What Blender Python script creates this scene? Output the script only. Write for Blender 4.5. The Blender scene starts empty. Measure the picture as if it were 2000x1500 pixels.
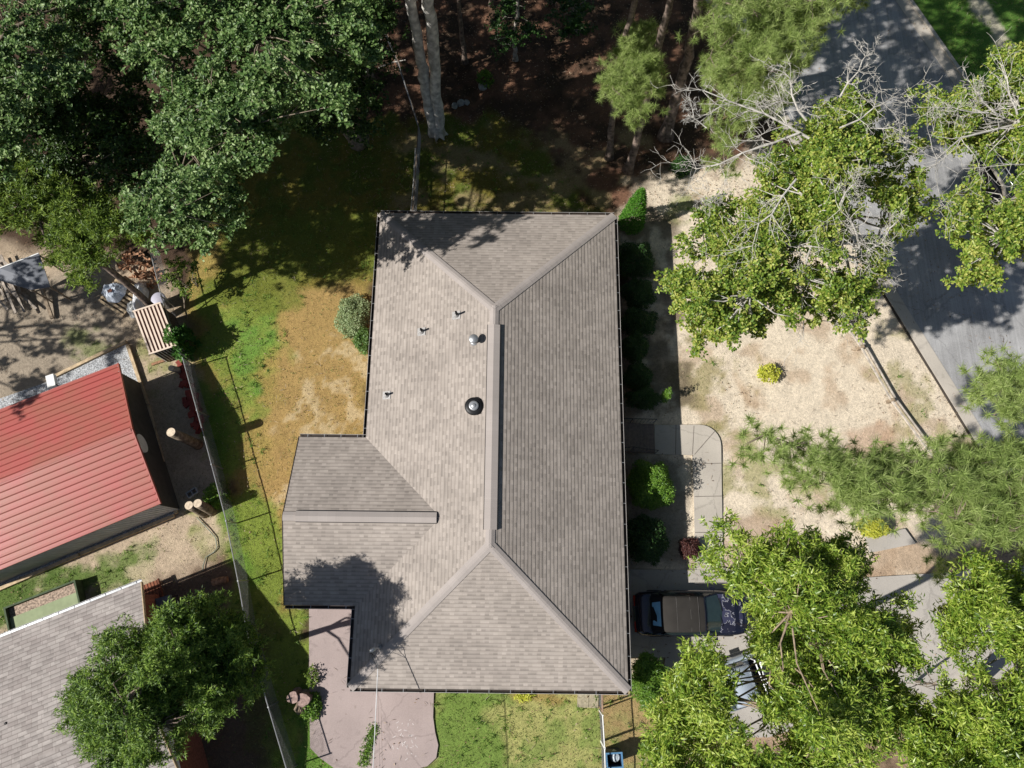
import bpy, math, random
import numpy as np
from mathutils import Vector, Matrix
from math import radians as R

# ---------------------------------------------------------------- camera, sky, sun, exposure
S = bpy.context.scene
COL = S.collection
CAMH, TH, F = 31.5, R(15), 1400.0
cam = bpy.data.objects.new('camera', bpy.data.cameras.new('camera'))
COL.objects.link(cam)
cam.location = (0, 0, CAMH); cam.rotation_euler = (TH, 0, 0)
cam.data.sensor_width = 36; cam.data.lens = F/2000*36; cam.data.clip_end = 2000
S.camera = cam
SUNV = Vector((-1.12, -0.37, 1.0)).normalized()            # towards the sun
W = bpy.data.worlds.new('World'); S.world = W; W.use_nodes = True
wn = W.node_tree.nodes; wn.clear()
sky = wn.new('ShaderNodeTexSky'); sky.sky_type = 'NISHITA'; sky.sun_disc = False
sky.sun_elevation = math.asin(SUNV.z); sky.sun_rotation = math.atan2(SUNV.x, SUNV.y)
bg = wn.new('ShaderNodeBackground'); bg.inputs[1].default_value = 0.05
wo = wn.new('ShaderNodeOutputWorld')
W.node_tree.links.new(sky.outputs[0], bg.inputs[0]); W.node_tree.links.new(bg.outputs[0], wo.inputs[0])
sl = bpy.data.lights.new('sun', 'SUN'); sl.energy = 5.0; sl.angle = R(0.5); sl.color = (1, 0.965, 0.915)
so = bpy.data.objects.new('sun', sl); COL.objects.link(so)
so.rotation_euler = SUNV.to_track_quat('Z', 'Y').to_euler(); so.location = (-40, -15, 60)
S.view_settings.view_transform = 'Standard'; S.view_settings.look = 'None'
S.view_settings.gamma = 1; S.view_settings.exposure = 0.38
S.render.resolution_x, S.render.resolution_y = 1024, 768

# ---------------------------------------------------------------- helpers
def P(px, py, z=0.0):
    x = (px-1000)/F; y = -(py-750)/F
    c, s = math.cos(TH), math.sin(TH)
    Y = y*c+s; Z = y*s-c
    t = (CAMH-z)/-Z
    return Vector((x*t, Y*t, z))
def PN(px, py, z):
    x = (px-1000)/F; y = -(py-750)/F
    c, s = math.cos(TH), math.sin(TH)
    t = (CAMH-z)/-(y*s-c)
    return np.stack([x*t, (y*c+s)*t, z+0*t], -1)
def tag(o, label=None, cat=None, group=None, kind=None):
    if label: o['label'] = label
    if cat: o['category'] = cat
    if group: o['group'] = group
    if kind: o['kind'] = kind
    return o
def thing(name, label, cat, loc=(0, 0, 0), rz=0.0, group=None):
    o = bpy.data.objects.new(name, None); COL.objects.link(o)
    o.empty_display_size = .3
    o.location = loc; o.rotation_euler = (0, 0, rz)
    return tag(o, label, cat, group)
def link(me, name, mat, parent=None):
    o = bpy.data.objects.new(name, me); COL.objects.link(o)
    if mat: me.materials.append(mat)
    if parent: o.parent = parent
    return o
class MB:
    def __init__(s): s.v = []; s.f = []; s.uv = None
    def add(s, vs, fs):
        n = len(s.v); s.v += [tuple(v) for v in vs]; s.f += [tuple(i+n for i in f) for f in fs]; return s
    def box(s, x0, x1, y0, y1, z0, z1, M=None):
        vs = [Vector((x, y, z)) for z in (z0, z1) for x, y in ((x0, y0), (x1, y0), (x1, y1), (x0, y1))]
        if M is not None: vs = [M @ v for v in vs]
        return s.add(vs, [(3, 2, 1, 0), (4, 5, 6, 7), (0, 1, 5, 4), (1, 2, 6, 5), (2, 3, 7, 6), (3, 0, 4, 7)])
    def bar(s, a, b, w, h):
        a, b = Vector(a), Vector(b); d = (b-a); L = d.length; d.normalize()
        up = Vector((0, 0, 1)) if abs(d.z) < .95 else Vector((1, 0, 0))
        sd = d.cross(up).normalized(); up = sd.cross(d)
        vs = []
        for p in (a, b):
            for u, v in ((-1, -1), (1, -1), (1, 1), (-1, 1)): vs.append(p+sd*u*w/2+up*v*h/2)
        return s.add(vs, [(0, 1, 2, 3), (7, 6, 5, 4), (0, 4, 5, 1), (1, 5, 6, 2), (2, 6, 7, 3), (3, 7, 4, 0)])
    def tube(s, pts, rs, n=6, cap=True):
        pts = [Vector(p) for p in pts]
        if not hasattr(rs, '__len__'): rs = [rs]*len(pts)
        base = len(s.v); m = len(pts)
        side = None
        for i, p in enumerate(pts):
            d = (pts[min(i+1, m-1)]-pts[max(i-1, 0)])
            if d.length < 1e-6: d = Vector((0, 0, 1))
            d.normalize()
            if side is None or abs(side.dot(d)) > .98:
                side = d.cross(Vector((0.3, 0.9, 0.1))).normalized()
            side = (side-d*side.dot(d)).normalized(); o = d.cross(side)
            for k in range(n):
                a = 2*math.pi*k/n
                q = p+(side*math.cos(a)+o*math.sin(a))*rs[i]; s.v.append((q.x, q.y, q.z))
        for i in range(m-1):
            for k in range(n):
                a = base+i*n+k; b = base+i*n+(k+1) % n
                s.f.append((a, b, b+n, a+n))
        if cap:
            s.f.append(tuple(base+k for k in range(n))[::-1]); s.f.append(tuple(base+(m-1)*n+k for k in range(n)))
        return s
    def lathe(s, prof, n=20, c=(0, 0, 0)):
        base = len(s.v)
        for r, z in prof:
            for k in range(n):
                a = 2*math.pi*k/n; s.v.append((c[0]+r*math.cos(a), c[1]+r*math.sin(a), c[2]+z))
        for i in range(len(prof)-1):
            for k in range(n):
                a = base+i*n+k; b = base+i*n+(k+1) % n; s.f.append((a, b, b+n, a+n))
        s.f.append(tuple(base+k for k in range(n))[::-1]); s.f.append(tuple(base+(len(prof)-1)*n+k for k in range(n)))
        return s
    def prism(s, poly, z0, z1):
        n = len(poly); a = sum(poly[i][0]*poly[(i+1) % n][1]-poly[(i+1) % n][0]*poly[i][1] for i in range(n))
        if a < 0: poly = poly[::-1]
        vs = [(p[0], p[1], z0) for p in poly]+[(p[0], p[1], z1) for p in poly]
        return s.add(vs, [tuple(range(n))[::-1], tuple(range(n, 2*n))]+[(i, (i+1) % n, n+(i+1) % n, n+i) for i in range(n)])
    def build(s, name, mat, parent=None, smooth=False):
        me = bpy.data.meshes.new(name); me.from_pydata(s.v, [], s.f); me.update()
        if smooth: me.polygons.foreach_set('use_smooth', [True]*len(me.polygons))
        return link(me, name, mat, parent)
def npmesh(name, V, n_per, faces_t, mat, parent=None):
    """V (N,k,3) islands with a shared face template"""
    N, k, _ = V.shape
    me = bpy.data.meshes.new(name)
    me.vertices.add(N*k); me.vertices.foreach_set('co', V.astype(np.float32).ravel())
    ft = [list(f) for f in faces_t]
    off = (np.arange(N)*k)[:, None]
    loops = np.concatenate([off+np.array(f)[None, :] for f in ft], 1).ravel()
    sizes = np.tile(np.array([len(f) for f in ft]), N)
    me.loops.add(len(loops)); me.loops.foreach_set('vertex_index', loops.astype(np.int32))
    me.polygons.add(len(sizes))
    st = np.concatenate([[0], np.cumsum(sizes)[:-1]])
    me.polygons.foreach_set('loop_start', st.astype(np.int32)); me.polygons.foreach_set('loop_total', sizes.astype(np.int32))
    me.update(calc_edges=True)
    return link(me, name, mat, parent)
def srgb(r, g, b, k=1.0):
    f = lambda c: ((c/255)/12.92 if c <= 10 else (((c/255)+.055)/1.055)**2.4)
    return (f(r)*k, f(g)*k, f(b)*k)

# ---------------------------------------------------------------- materials
MATS = {}
def mat(name, col, rough=.8, metal=0, var=.15, scale=3.0, bump=.0, bscale=40.0, spec=.3, col2=None, detail=5, coat=0):
    if name in MATS: return MATS[name]
    m = bpy.data.materials.new(name); m.use_nodes = True; t = m.node_tree; n = t.nodes; L = t.links
    b = n['Principled BSDF']; b.inputs['Roughness'].default_value = rough; b.inputs['Metallic'].default_value = metal
    b.inputs['Specular IOR Level'].default_value = spec; b.inputs['Coat Weight'].default_value = coat
    tc = n.new('ShaderNodeTexCoord')
    nz = n.new('ShaderNodeTexNoise'); nz.inputs['Scale'].default_value = scale; nz.inputs['Detail'].default_value = detail
    L.new(tc.outputs['Object'], nz.inputs['Vector'])
    cr = n.new('ShaderNodeValToRGB'); c2 = col2 or tuple(c*(1+var) for c in col); c1 = tuple(c*(1-var) for c in col) if not col2 else col
    cr.color_ramp.elements[0].position = .36; cr.color_ramp.elements[1].position = .64
    cr.color_ramp.elements[0].color = (*c1, 1); cr.color_ramp.elements[1].color = (*c2, 1)
    L.new(nz.outputs[0], cr.inputs[0]); L.new(cr.outputs[0], b.inputs['Base Color'])
    if bump:
        bn = n.new('ShaderNodeTexNoise'); bn.inputs['Scale'].default_value = bscale; bn.inputs['Detail'].default_value = 4
        L.new(tc.outputs['Object'], bn.inputs['Vector'])
        bp = n.new('ShaderNodeBump'); bp.inputs['Strength'].default_value = bump; bp.inputs['Distance'].default_value = .02
        L.new(bn.outputs[0], bp.inputs['Height']); L.new(bp.outputs[0], b.inputs['Normal'])
    MATS[name] = m; return m
def leafmat(name, cols, trans=.3, rough=.5, spec=.35, clump=.25):
    if name in MATS: return MATS[name]
    m = bpy.data.materials.new(name); m.use_nodes = True; t = m.node_tree; n = t.nodes; L = t.links
    b = n['Principled BSDF']; b.inputs['Roughness'].default_value = rough; b.inputs['Specular IOR Level'].default_value = spec
    g = n.new('ShaderNodeNewGeometry'); cr = n.new('ShaderNodeValToRGB')
    el = cr.color_ramp.elements
    el[0].color = (*cols[0], 1); el[1].color = (*cols[-1], 1)
    for i, c in enumerate(cols[1:-1]): e = el.new((i+1)/(len(cols)-1)); e.color = (*c, 1)
    tc = n.new('ShaderNodeTexCoord'); nz = n.new('ShaderNodeTexNoise'); nz.inputs['Scale'].default_value = 1.1; nz.inputs['Detail'].default_value = 2
    L.new(tc.outputs['Object'], nz.inputs['Vector'])
    m1 = n.new('ShaderNodeMath'); m1.operation = 'MULTIPLY_ADD'; m1.inputs[1].default_value = clump*4; m1.inputs[2].default_value = -clump*2
    L.new(nz.outputs[0], m1.inputs[0])
    m2 = n.new('ShaderNodeMath'); m2.operation = 'ADD'; L.new(m1.outputs[0], m2.inputs[0]); L.new(g.outputs['Random Per Island'], m2.inputs[1])
    L.new(m2.outputs[0], cr.inputs[0])
    L.new(cr.outputs[0], b.inputs['Base Color'])
    tr = n.new('ShaderNodeBsdfTranslucent'); hs = n.new('ShaderNodeHueSaturation'); hs.inputs['Value'].default_value = 1.3; hs.inputs['Hue'].default_value = .485
    L.new(cr.outputs[0], hs.inputs['Color']); L.new(hs.outputs[0], tr.inputs[0])
    mx = n.new('ShaderNodeMixShader'); mx.inputs[0].default_value = trans
    L.new(b.outputs[0], mx.inputs[1]); L.new(tr.outputs[0], mx.inputs[2]); L.new(mx.outputs[0], n['Material Output'].inputs[0])
    MATS[name] = m; return m
def shingle(name, cA, cB, cM, bw=.33, rh=.15, mort=.0, blotch=.17, tab=1.0):
    m = bpy.data.materials.new(name); m.use_nodes = True; t = m.node_tree; n = t.nodes; L = t.links
    b = n['Principled BSDF']; b.inputs['Roughness'].default_value = .9; b.inputs['Specular IOR Level'].default_value = .2
    uv = n.new('ShaderNodeUVMap')
    br = n.new('ShaderNodeTexBrick'); br.inputs['Scale'].default_value = 1; br.inputs['Brick Width'].default_value = bw
    br.inputs['Row Height'].default_value = rh; br.inputs['Mortar Size'].default_value = mort; br.inputs['Mortar Smooth'].default_value = .6
    br.inputs['Color1'].default_value = (*cA, 1); br.inputs['Color2'].default_value = (*cB, 1); br.inputs['Mortar'].default_value = (*cM, 1)
    br.offset = .41; br.offset_frequency = 3; br.squash = 1.35; br.squash_frequency = 5
    L.new(uv.outputs[0], br.inputs['Vector'])
    br2 = n.new('ShaderNodeTexBrick'); br2.inputs['Scale'].default_value = 1; br2.inputs['Brick Width'].default_value = bw*.6
    br2.inputs['Row Height'].default_value = rh; br2.inputs['Mortar Size'].default_value = 0
    br2.inputs['Color1'].default_value = (.74, .74, .74, 1); br2.inputs['Color2'].default_value = (1.13, 1.13, 1.13, 1); br2.offset = .23; br2.offset_frequency = 5
    L.new(uv.outputs[0], br2.inputs['Vector'])
    sx0 = n.new('ShaderNodeSeparateXYZ'); L.new(uv.outputs[0], sx0.inputs[0])
    dv = n.new('ShaderNodeMath'); dv.operation = 'DIVIDE'; dv.inputs[1].default_value = rh; L.new(sx0.outputs[1], dv.inputs[0])
    fc_ = n.new('ShaderNodeMath'); fc_.operation = 'FRACT'; L.new(dv.outputs[0], fc_.inputs[0])
    mk = n.new('ShaderNodeMapRange'); mk.interpolation_type = 'SMOOTHSTEP'; mk.inputs[1].default_value = .62; mk.inputs[2].default_value = .38; mk.inputs[3].default_value = tab*.25; mk.inputs[4].default_value = tab; L.new(fc_.outputs[0], mk.inputs[0])
    mu = n.new('ShaderNodeMixRGB'); mu.blend_type = 'MULTIPLY'; mu.inputs[0].default_value = 1; L.new(mk.outputs[0], mu.inputs[0])
    L.new(br.outputs[0], mu.inputs[1]); L.new(br2.outputs[0], mu.inputs[2])
    nz = n.new('ShaderNodeTexNoise'); nz.inputs['Scale'].default_value = .6; nz.inputs['Detail'].default_value = 6; L.new(uv.outputs[0], nz.inputs['Vector'])
    ng = n.new('ShaderNodeTexNoise'); ng.inputs['Scale'].default_value = 55; ng.inputs['Detail'].default_value = 2; L.new(uv.outputs[0], ng.inputs['Vector'])
    ad = n.new('ShaderNodeMath'); ad.operation = 'MULTIPLY_ADD'; ad.inputs[1].default_value = .35; L.new(ng.outputs[0], ad.inputs[0]); L.new(nz.outputs[0], ad.inputs[2])
    mr = n.new('ShaderNodeMapRange'); mr.inputs[1].default_value = .4; mr.inputs[2].default_value = .95; mr.inputs[3].default_value = 1-blotch; mr.inputs[4].default_value = 1+blotch
    L.new(ad.outputs[0], mr.inputs[0])
    mv = n.new('ShaderNodeVectorMath'); mv.operation = 'SCALE'; L.new(mu.outputs[0], mv.inputs[0]); L.new(mr.outputs[0], mv.inputs['Scale'])
    sx = n.new('ShaderNodeSeparateXYZ'); L.new(uv.outputs[0], sx.inputs[0])
    fm = n.new('ShaderNodeMath'); fm.operation = 'PINGPONG'; fm.inputs[1].default_value = rh/2; L.new(sx.outputs[1], fm.inputs[0])
    fr = n.new('ShaderNodeMapRange'); fr.inputs[1].default_value = .0; fr.inputs[2].default_value = .035; fr.inputs[3].default_value = .74 if rh < .5 else 1; fr.inputs[4].default_value = 1.0; L.new(fm.outputs[0], fr.inputs[0])
    mw = n.new('ShaderNodeVectorMath'); mw.operation = 'SCALE'; L.new(mv.outputs[0], mw.inputs[0]); L.new(fr.outputs[0], mw.inputs['Scale']); mv = mw
    L.new(mv.outputs[0], b.inputs['Base Color'])
    bp = n.new('ShaderNodeBump'); bp.inputs['Strength'].default_value = .5; bp.inputs['Distance'].default_value = .01
    L.new(ng.outputs[0], bp.inputs['Height']); L.new(bp.outputs[0], b.inputs['Normal'])
    return m

M_white = mat('white_metal', (.75, .75, .73), .45, 0, .05)
M_gutter = mat('gutter_brown', (.045, .034, .028), .5, 0, .1)
M_galv = mat('galvanised', (.42, .43, .44), .4, .6, .1)
M_dark = mat('dark_metal', (.03, .032, .035), .45, .3, .2)
M_black = mat('black_plastic', (.012, .012, .013), .5, 0, .2)
M_brick = mat('brick', srgb(150, 92, 74, .8), .9, 0, .25, 12)
M_wood = mat('weathered_wood', (.26, .2, .14), .85, 0, .3, 6, .4)
M_newwood = mat('pale_timber', (.5, .38, .24), .8, 0, .2, 5, .3)
M_bark = mat('grey_bark', (.30, .27, .235), .95, 0, .45, 5, 1.0, 14)
M_barkd = mat('pine_bark', (.17, .13, .105), .95, 0, .5, 6, 1.0, 12)
M_dead = mat('bleached_branch', (.44, .415, .37), .9, 0, .25, 6, .4)
M_twig = mat('twig', (.20, .165, .12), .9, 0, .3, 6)
M_cut = mat('cut_log_face', (.60, .49, .36), .8, 0, .18, 9)
M_glass = mat('dark_glass', (.02, .03, .03), .06, 0, .1, spec=.8)
M_tyre = mat('tyre', (.012, .012, .012), .85, 0, .1)

# ---------------------------------------------------------------- noise and painting of the ground sheet
def vnoise(X, Y, sc, seed):
    r = np.random.RandomState(seed).rand(256, 256)
    x = X*sc+1000; y = Y*sc+1000; xi = np.floor(x).astype(int); yi = np.floor(y).astype(int)
    fx = x-xi; fy = y-yi; fx = fx*fx*(3-2*fx); fy = fy*fy*(3-2*fy)
    g = lambda a, b: r[a % 256, b % 256]
    return (g(xi, yi)*(1-fx)+g(xi+1, yi)*fx)*(1-fy)+(g(xi, yi+1)*(1-fx)+g(xi+1, yi+1)*fx)*fy
def fbm(X, Y, sc, seed, o=4):
    a = 0; w = 1; t = 0
    for i in range(o): a = a+w*vnoise(X, Y, sc*2**i, seed+i*7); t += w; w *= .55
    return a/t
def sdf(X, Y, poly):
    """signed distance, positive inside"""
    n = len(poly); d = np.full(X.shape, 1e9); ins = np.zeros(X.shape, bool)
    for i in range(n):
        ax, ay = poly[i][:2]; bx, by = poly[(i+1) % n][:2]
        ex, ey = bx-ax, by-ay; wx, wy = X-ax, Y-ay
        t = np.clip((wx*ex+wy*ey)/(ex*ex+ey*ey+1e-12), 0, 1)
        d = np.minimum(d, (wx-ex*t)**2+(wy-ey*t)**2)
        c = ((ay > Y) != (by > Y)) & (X < (bx-ax)*(Y-ay)/(by-ay+1e-12)+ax)
        ins ^= c
    d = np.sqrt(d); return np.where(ins, d, -d)
def GP(pts): return [tuple(P(*p)[:2]) for p in pts]

xs = np.concatenate([np.array([-600, -300, -150, -80, -50, -40]), np.arange(-34, 34.01, .11), np.array([40, 50, 80, 150, 300, 600])])
ys = np.concatenate([np.array([-600, -300, -150, -60, -30, -16]), np.arange(-11, 36.01, .11), np.array([45, 60, 100, 200, 400, 700])])
GX, GY = np.meshgrid(xs, ys, indexing='ij')
n1 = fbm(GX, GY, .35, 3, 5); n2 = fbm(GX, GY, 1.3, 31, 4); n3 = fbm(GX, GY, 5.0, 57, 3); n4 = fbm(GX, GY, .9, 91, 4)
gc = np.zeros(GX.shape+(3,)); grass = np.zeros(GX.shape)
K = .80
def cc(r, g, b, k=K): return np.array(srgb(r, g, b, k))
gc[:] = cc(104, 82, 64, .6)
def paint(poly, col, soft=.5, nz=1.0, amt=1.0, g=None, thr=0.0, pat=None):
    d = sdf(GX, GY, GP(poly))
    w = np.clip(.5+(d+(n4-.5)*2.2*nz+(n2-.5)*nz-thr)/soft, 0, 1)*amt
    if pat is not None: w = w*np.clip(pat, 0, 1)
    gc[:] = gc*(1-w[..., None])+np.array(col)*w[..., None]
    if g is not None: grass[:] = grass*(1-w)+g*w
def pt(n, a, b): return (n-a)/(b-a)
# forest floor: pine straw and soil patches
paint([(600, -200), (1500, -200), (1480, 420), (760, 420)], cc(150, 108, 82, .6), 1, 1, 1, 0, pat=pt(n2, .4, .62))
paint([(600, -200), (1500, -200), (1480, 420), (760, 420)], cc(84, 64, 48, .6), .5, 1, .7, 0, pat=pt(n4, .55, .7))
# neighbour's yard, left
paint([(-900, 380), (330, 520), (420, 700), (470, 1000), (600, 1520), (300, 1800), (-900, 1800)], cc(205, 182, 152), 1, .6, 1, .1)
paint([(-900, 430), (250, 560), (260, 700), (60, 800), (-900, 900)], cc(176, 160, 138), 1, 1, 1, 0)
paint([(-900, 1075), (60, 1140), (260, 1060), (330, 1070), (250, 1150), (-900, 1500)], cc(118, 138, 66), .5, 1, 1, .9)
paint([(-900, 1120), (60, 1140), (180, 1105), (170, 1180), (-900, 1500)], cc(92, 120, 44), .6, 1, .8, 1, pat=pt(n2, .35, .6))
paint([(330, 1000), (450, 960), (480, 1120), (400, 1120), (370, 1060)], cc(150, 155, 85), .4, .9, .9, .7, pat=pt(n2, .35, .55))
paint([(300, 1120), (480, 1060), (640, 1600), (330, 1600)], cc(128, 104, 84), .6, .8, 1, .1)
paint([(210, 990), (440, 980), (440, 1110), (280, 1140), (200, 1080)], cc(222, 200, 165), .6, 1, .7, 0, pat=pt(n4, .42, .6))
paint([(250, 660), (300, 640), (350, 740), (280, 760)], cc(148, 150, 84), .5, .8, .8, .6, pat=pt(n2, .4, .6))
paint([(150, 650), (250, 640), (250, 680), (160, 730)], cc(125, 140, 70), .4, .7, .7, .6, pat=pt(n2, .4, .6))
# west lawn
paint([(390, 440), (560, 250), (760, 240), (800, 420), (740, 560), (720, 860), (600, 870), (565, 1250), (610, 1600), (540, 1560), (470, 1130), (400, 760), (350, 600)], cc(176, 152, 72), .6, .6, 1, .35)
paint([(420, 250), (1000, 230), (1180, 420), (740, 430), (740, 580), (420, 600)], cc(132, 122, 36), .8, 1, .95, .5)
paint([(420, 250), (1000, 230), (1180, 420), (740, 430), (740, 580), (420, 600)], cc(92, 112, 26), .5, 1, .8, .7, pat=pt(n2, .45, .6))
paint([(780, 270), (1250, 270), (1250, 420), (780, 420)], cc(182, 158, 112), .8, 1, .7, .2, pat=pt(n4, .48, .62))
paint([(560, 560), (725, 540), (720, 850), (600, 860), (560, 1000), (500, 1010), (530, 860), (540, 700)], cc(186, 152, 84), .8, .8, 1, .25)
paint([(600, 700), (720, 640), (722, 850), (590, 860), (560, 990), (530, 960)], cc(218, 196, 150), .5, 1, .6, 0, pat=pt(n2, .5, .6)*pt(n3, .3, .55))
paint([(380, 590), (520, 590), (540, 690), (500, 800), (440, 790), (410, 720)], cc(140, 158, 50), .6, 1, 1, 1)
paint([(440, 420), (735, 420), (730, 540), (600, 560), (540, 600), (420, 600)], cc(120, 132, 34), .6, 1, .8, .9)
paint([(440, 640), (530, 640), (510, 770), (440, 780)], cc(108, 156, 48), .5, 1, .8, 1, pat=pt(n2, .4, .6))
paint([(400, 780), (450, 800), (475, 950), (548, 1010), (550, 1190), (600, 1200), (604, 1350), (540, 1600), (480, 1400), (440, 1020), (400, 900)], cc(138, 158, 46), .5, .8, 1, 1)
paint([(385, 740), (430, 780), (450, 960), (500, 1140), (470, 1140), (420, 960)], cc(96, 140, 30), .4, .5, .8, 1)
paint([(470, 1200), (600, 1280), (600, 1400), (600, 1600), (480, 1600)], cc(110, 92, 66), .7, .8, .8, .3, pat=pt(n1, .42, .55))
paint([(580, 1350), (640, 1330), (630, 1420), (700, 1520), (560, 1600), (590, 1440)], cc(104, 146, 40), .3, .4, 1, 1)
# south lawn
paint([(845, 1300), (1180, 1300), (1180, 1900), (845, 1900)], cc(182, 180, 100), .4, .2, 1, .9)
paint([(845, 1300), (960, 1300), (1000, 1700), (845, 1700)], cc(118, 152, 50), .8, .9, .9, 1)
paint([(845, 1300), (1180, 1300), (1180, 1900), (845, 1900)], cc(120, 148, 56), .4, .2, .7, 1, pat=pt(n2, .48, .62))
paint([(1000, 1330), (1170, 1330), (1165, 1380), (1040, 1370)], cc(178, 142, 76), .4, .8, .7, .3, pat=pt(n2, .42, .6))
paint([(1175, 1300), (1320, 1350), (1300, 1900), (1175, 1900)], cc(186, 158, 100), .4, .3, 1, .4)
paint([(1175, 1430), (1320, 1420), (1300, 1900), (1175, 1900)], cc(160, 164, 88), .5, .8, .8, .8, pat=pt(n2, .4, .6))
# front yard: pale sand
FY = [(1205, 430), (1260, 330), (1400, 330), (1500, 280), (1730, 500), (1960, 900), (2200, 1300), (1340, 1300), (1225, 1130), (1215, 600)]
paint(FY, cc(240, 222, 194), .8, .8, 1, 0)
paint(FY, cc(206, 178, 146), .8, .8, .7, 0, pat=pt(n4, .54, .68))
paint([(1320, 640), (1460, 700), (1430, 850), (1325, 840)], cc(172, 158, 102), .5, 1, .8, .5, pat=pt(n2, .42, .6))
paint([(1400, 860), (1460, 850), (1640, 960), (1600, 1040), (1410, 960)], cc(168, 162, 96), .5, 1, .7, .6, pat=pt(n2, .42, .6))
paint([(1690, 560), (1790, 700), (1900, 900), (1820, 900), (1700, 720)], cc(176, 166, 112), .5, 1, .7, .6, pat=pt(n2, .42, .58))
paint([(1300, 380), (1360, 380), (1350, 440), (1310, 430)], cc(150, 160, 86), .4, .6, .8, .6, pat=pt(n2, .35, .55))
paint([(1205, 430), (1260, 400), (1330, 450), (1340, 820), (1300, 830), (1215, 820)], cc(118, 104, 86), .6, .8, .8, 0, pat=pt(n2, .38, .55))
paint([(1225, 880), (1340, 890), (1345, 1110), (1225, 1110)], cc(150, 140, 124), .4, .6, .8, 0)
paint([(1640, 830), (1720, 830), (1720, 900), (1640, 900)], cc(190, 150, 118), .5, .8, .6, 0, pat=pt(n2, .4, .6))
paint([(1420, 700), (1450, 740), (1480, 800), (1455, 790), (1425, 740)], cc(178, 140, 96), .25, .3, .6, 0)
paint([(1330, 1300), (2300, 1380), (2300, 2000), (1310, 2000)], cc(196, 164, 132), .5, .6, .9, .1, pat=pt(n1, .3, .45))
paint([(1430, 1000), (1700, 1090), (1700, 1130), (1420, 1120)], cc(196, 168, 140), .5, .7, .8, 0)
paint([(1690, 1060), (2200, 1040), (2200, 1130), (1690, 1120)], cc(190, 160, 128), .5, .7, .8, 0)
paint([(1850, 1000), (2200, 900), (2300, 1800), (1500, 1800), (1560, 1420), (1850, 1400)], cc(176, 148, 116), .6, .8, .7, .2, pat=pt(n2, .4, .6))
paint([(1222, 1280), (1300, 1280), (1300, 1345), (1225, 1350)], cc(215, 196, 165), .3, .3, 1, 0)
# across the street
paint([(1770, -20), (1940, 230), (2300, 600), (2900, 500), (2300, -400), (1500, -400)], cc(92, 138, 40), .3, .1, 1, 1)
paint([(1895, 0), (1915, 0), (1990, 90), (1960, 95)], cc(205, 195, 170), .3, .6, .9, 0)
paint([(1930, -60), (2400, 400), (2500, -300)], cc(100, 110, 50), .5, .8, .8, .5)
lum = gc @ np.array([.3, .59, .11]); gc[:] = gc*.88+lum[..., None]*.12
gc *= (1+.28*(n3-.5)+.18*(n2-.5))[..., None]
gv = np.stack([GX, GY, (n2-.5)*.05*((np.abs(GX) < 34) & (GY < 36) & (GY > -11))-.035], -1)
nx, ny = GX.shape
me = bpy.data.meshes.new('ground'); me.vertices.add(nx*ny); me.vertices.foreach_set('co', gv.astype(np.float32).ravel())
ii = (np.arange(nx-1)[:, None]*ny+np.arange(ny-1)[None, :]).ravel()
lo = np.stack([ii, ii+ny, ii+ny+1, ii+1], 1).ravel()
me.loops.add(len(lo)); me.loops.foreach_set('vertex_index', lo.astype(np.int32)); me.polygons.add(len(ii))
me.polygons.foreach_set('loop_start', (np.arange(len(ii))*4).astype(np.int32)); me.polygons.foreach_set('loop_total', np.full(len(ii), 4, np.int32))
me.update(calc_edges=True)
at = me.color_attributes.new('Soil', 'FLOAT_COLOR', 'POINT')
at.data.foreach_set('color', np.concatenate([gc, grass[..., None]], -1).astype(np.float32).ravel())
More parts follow.
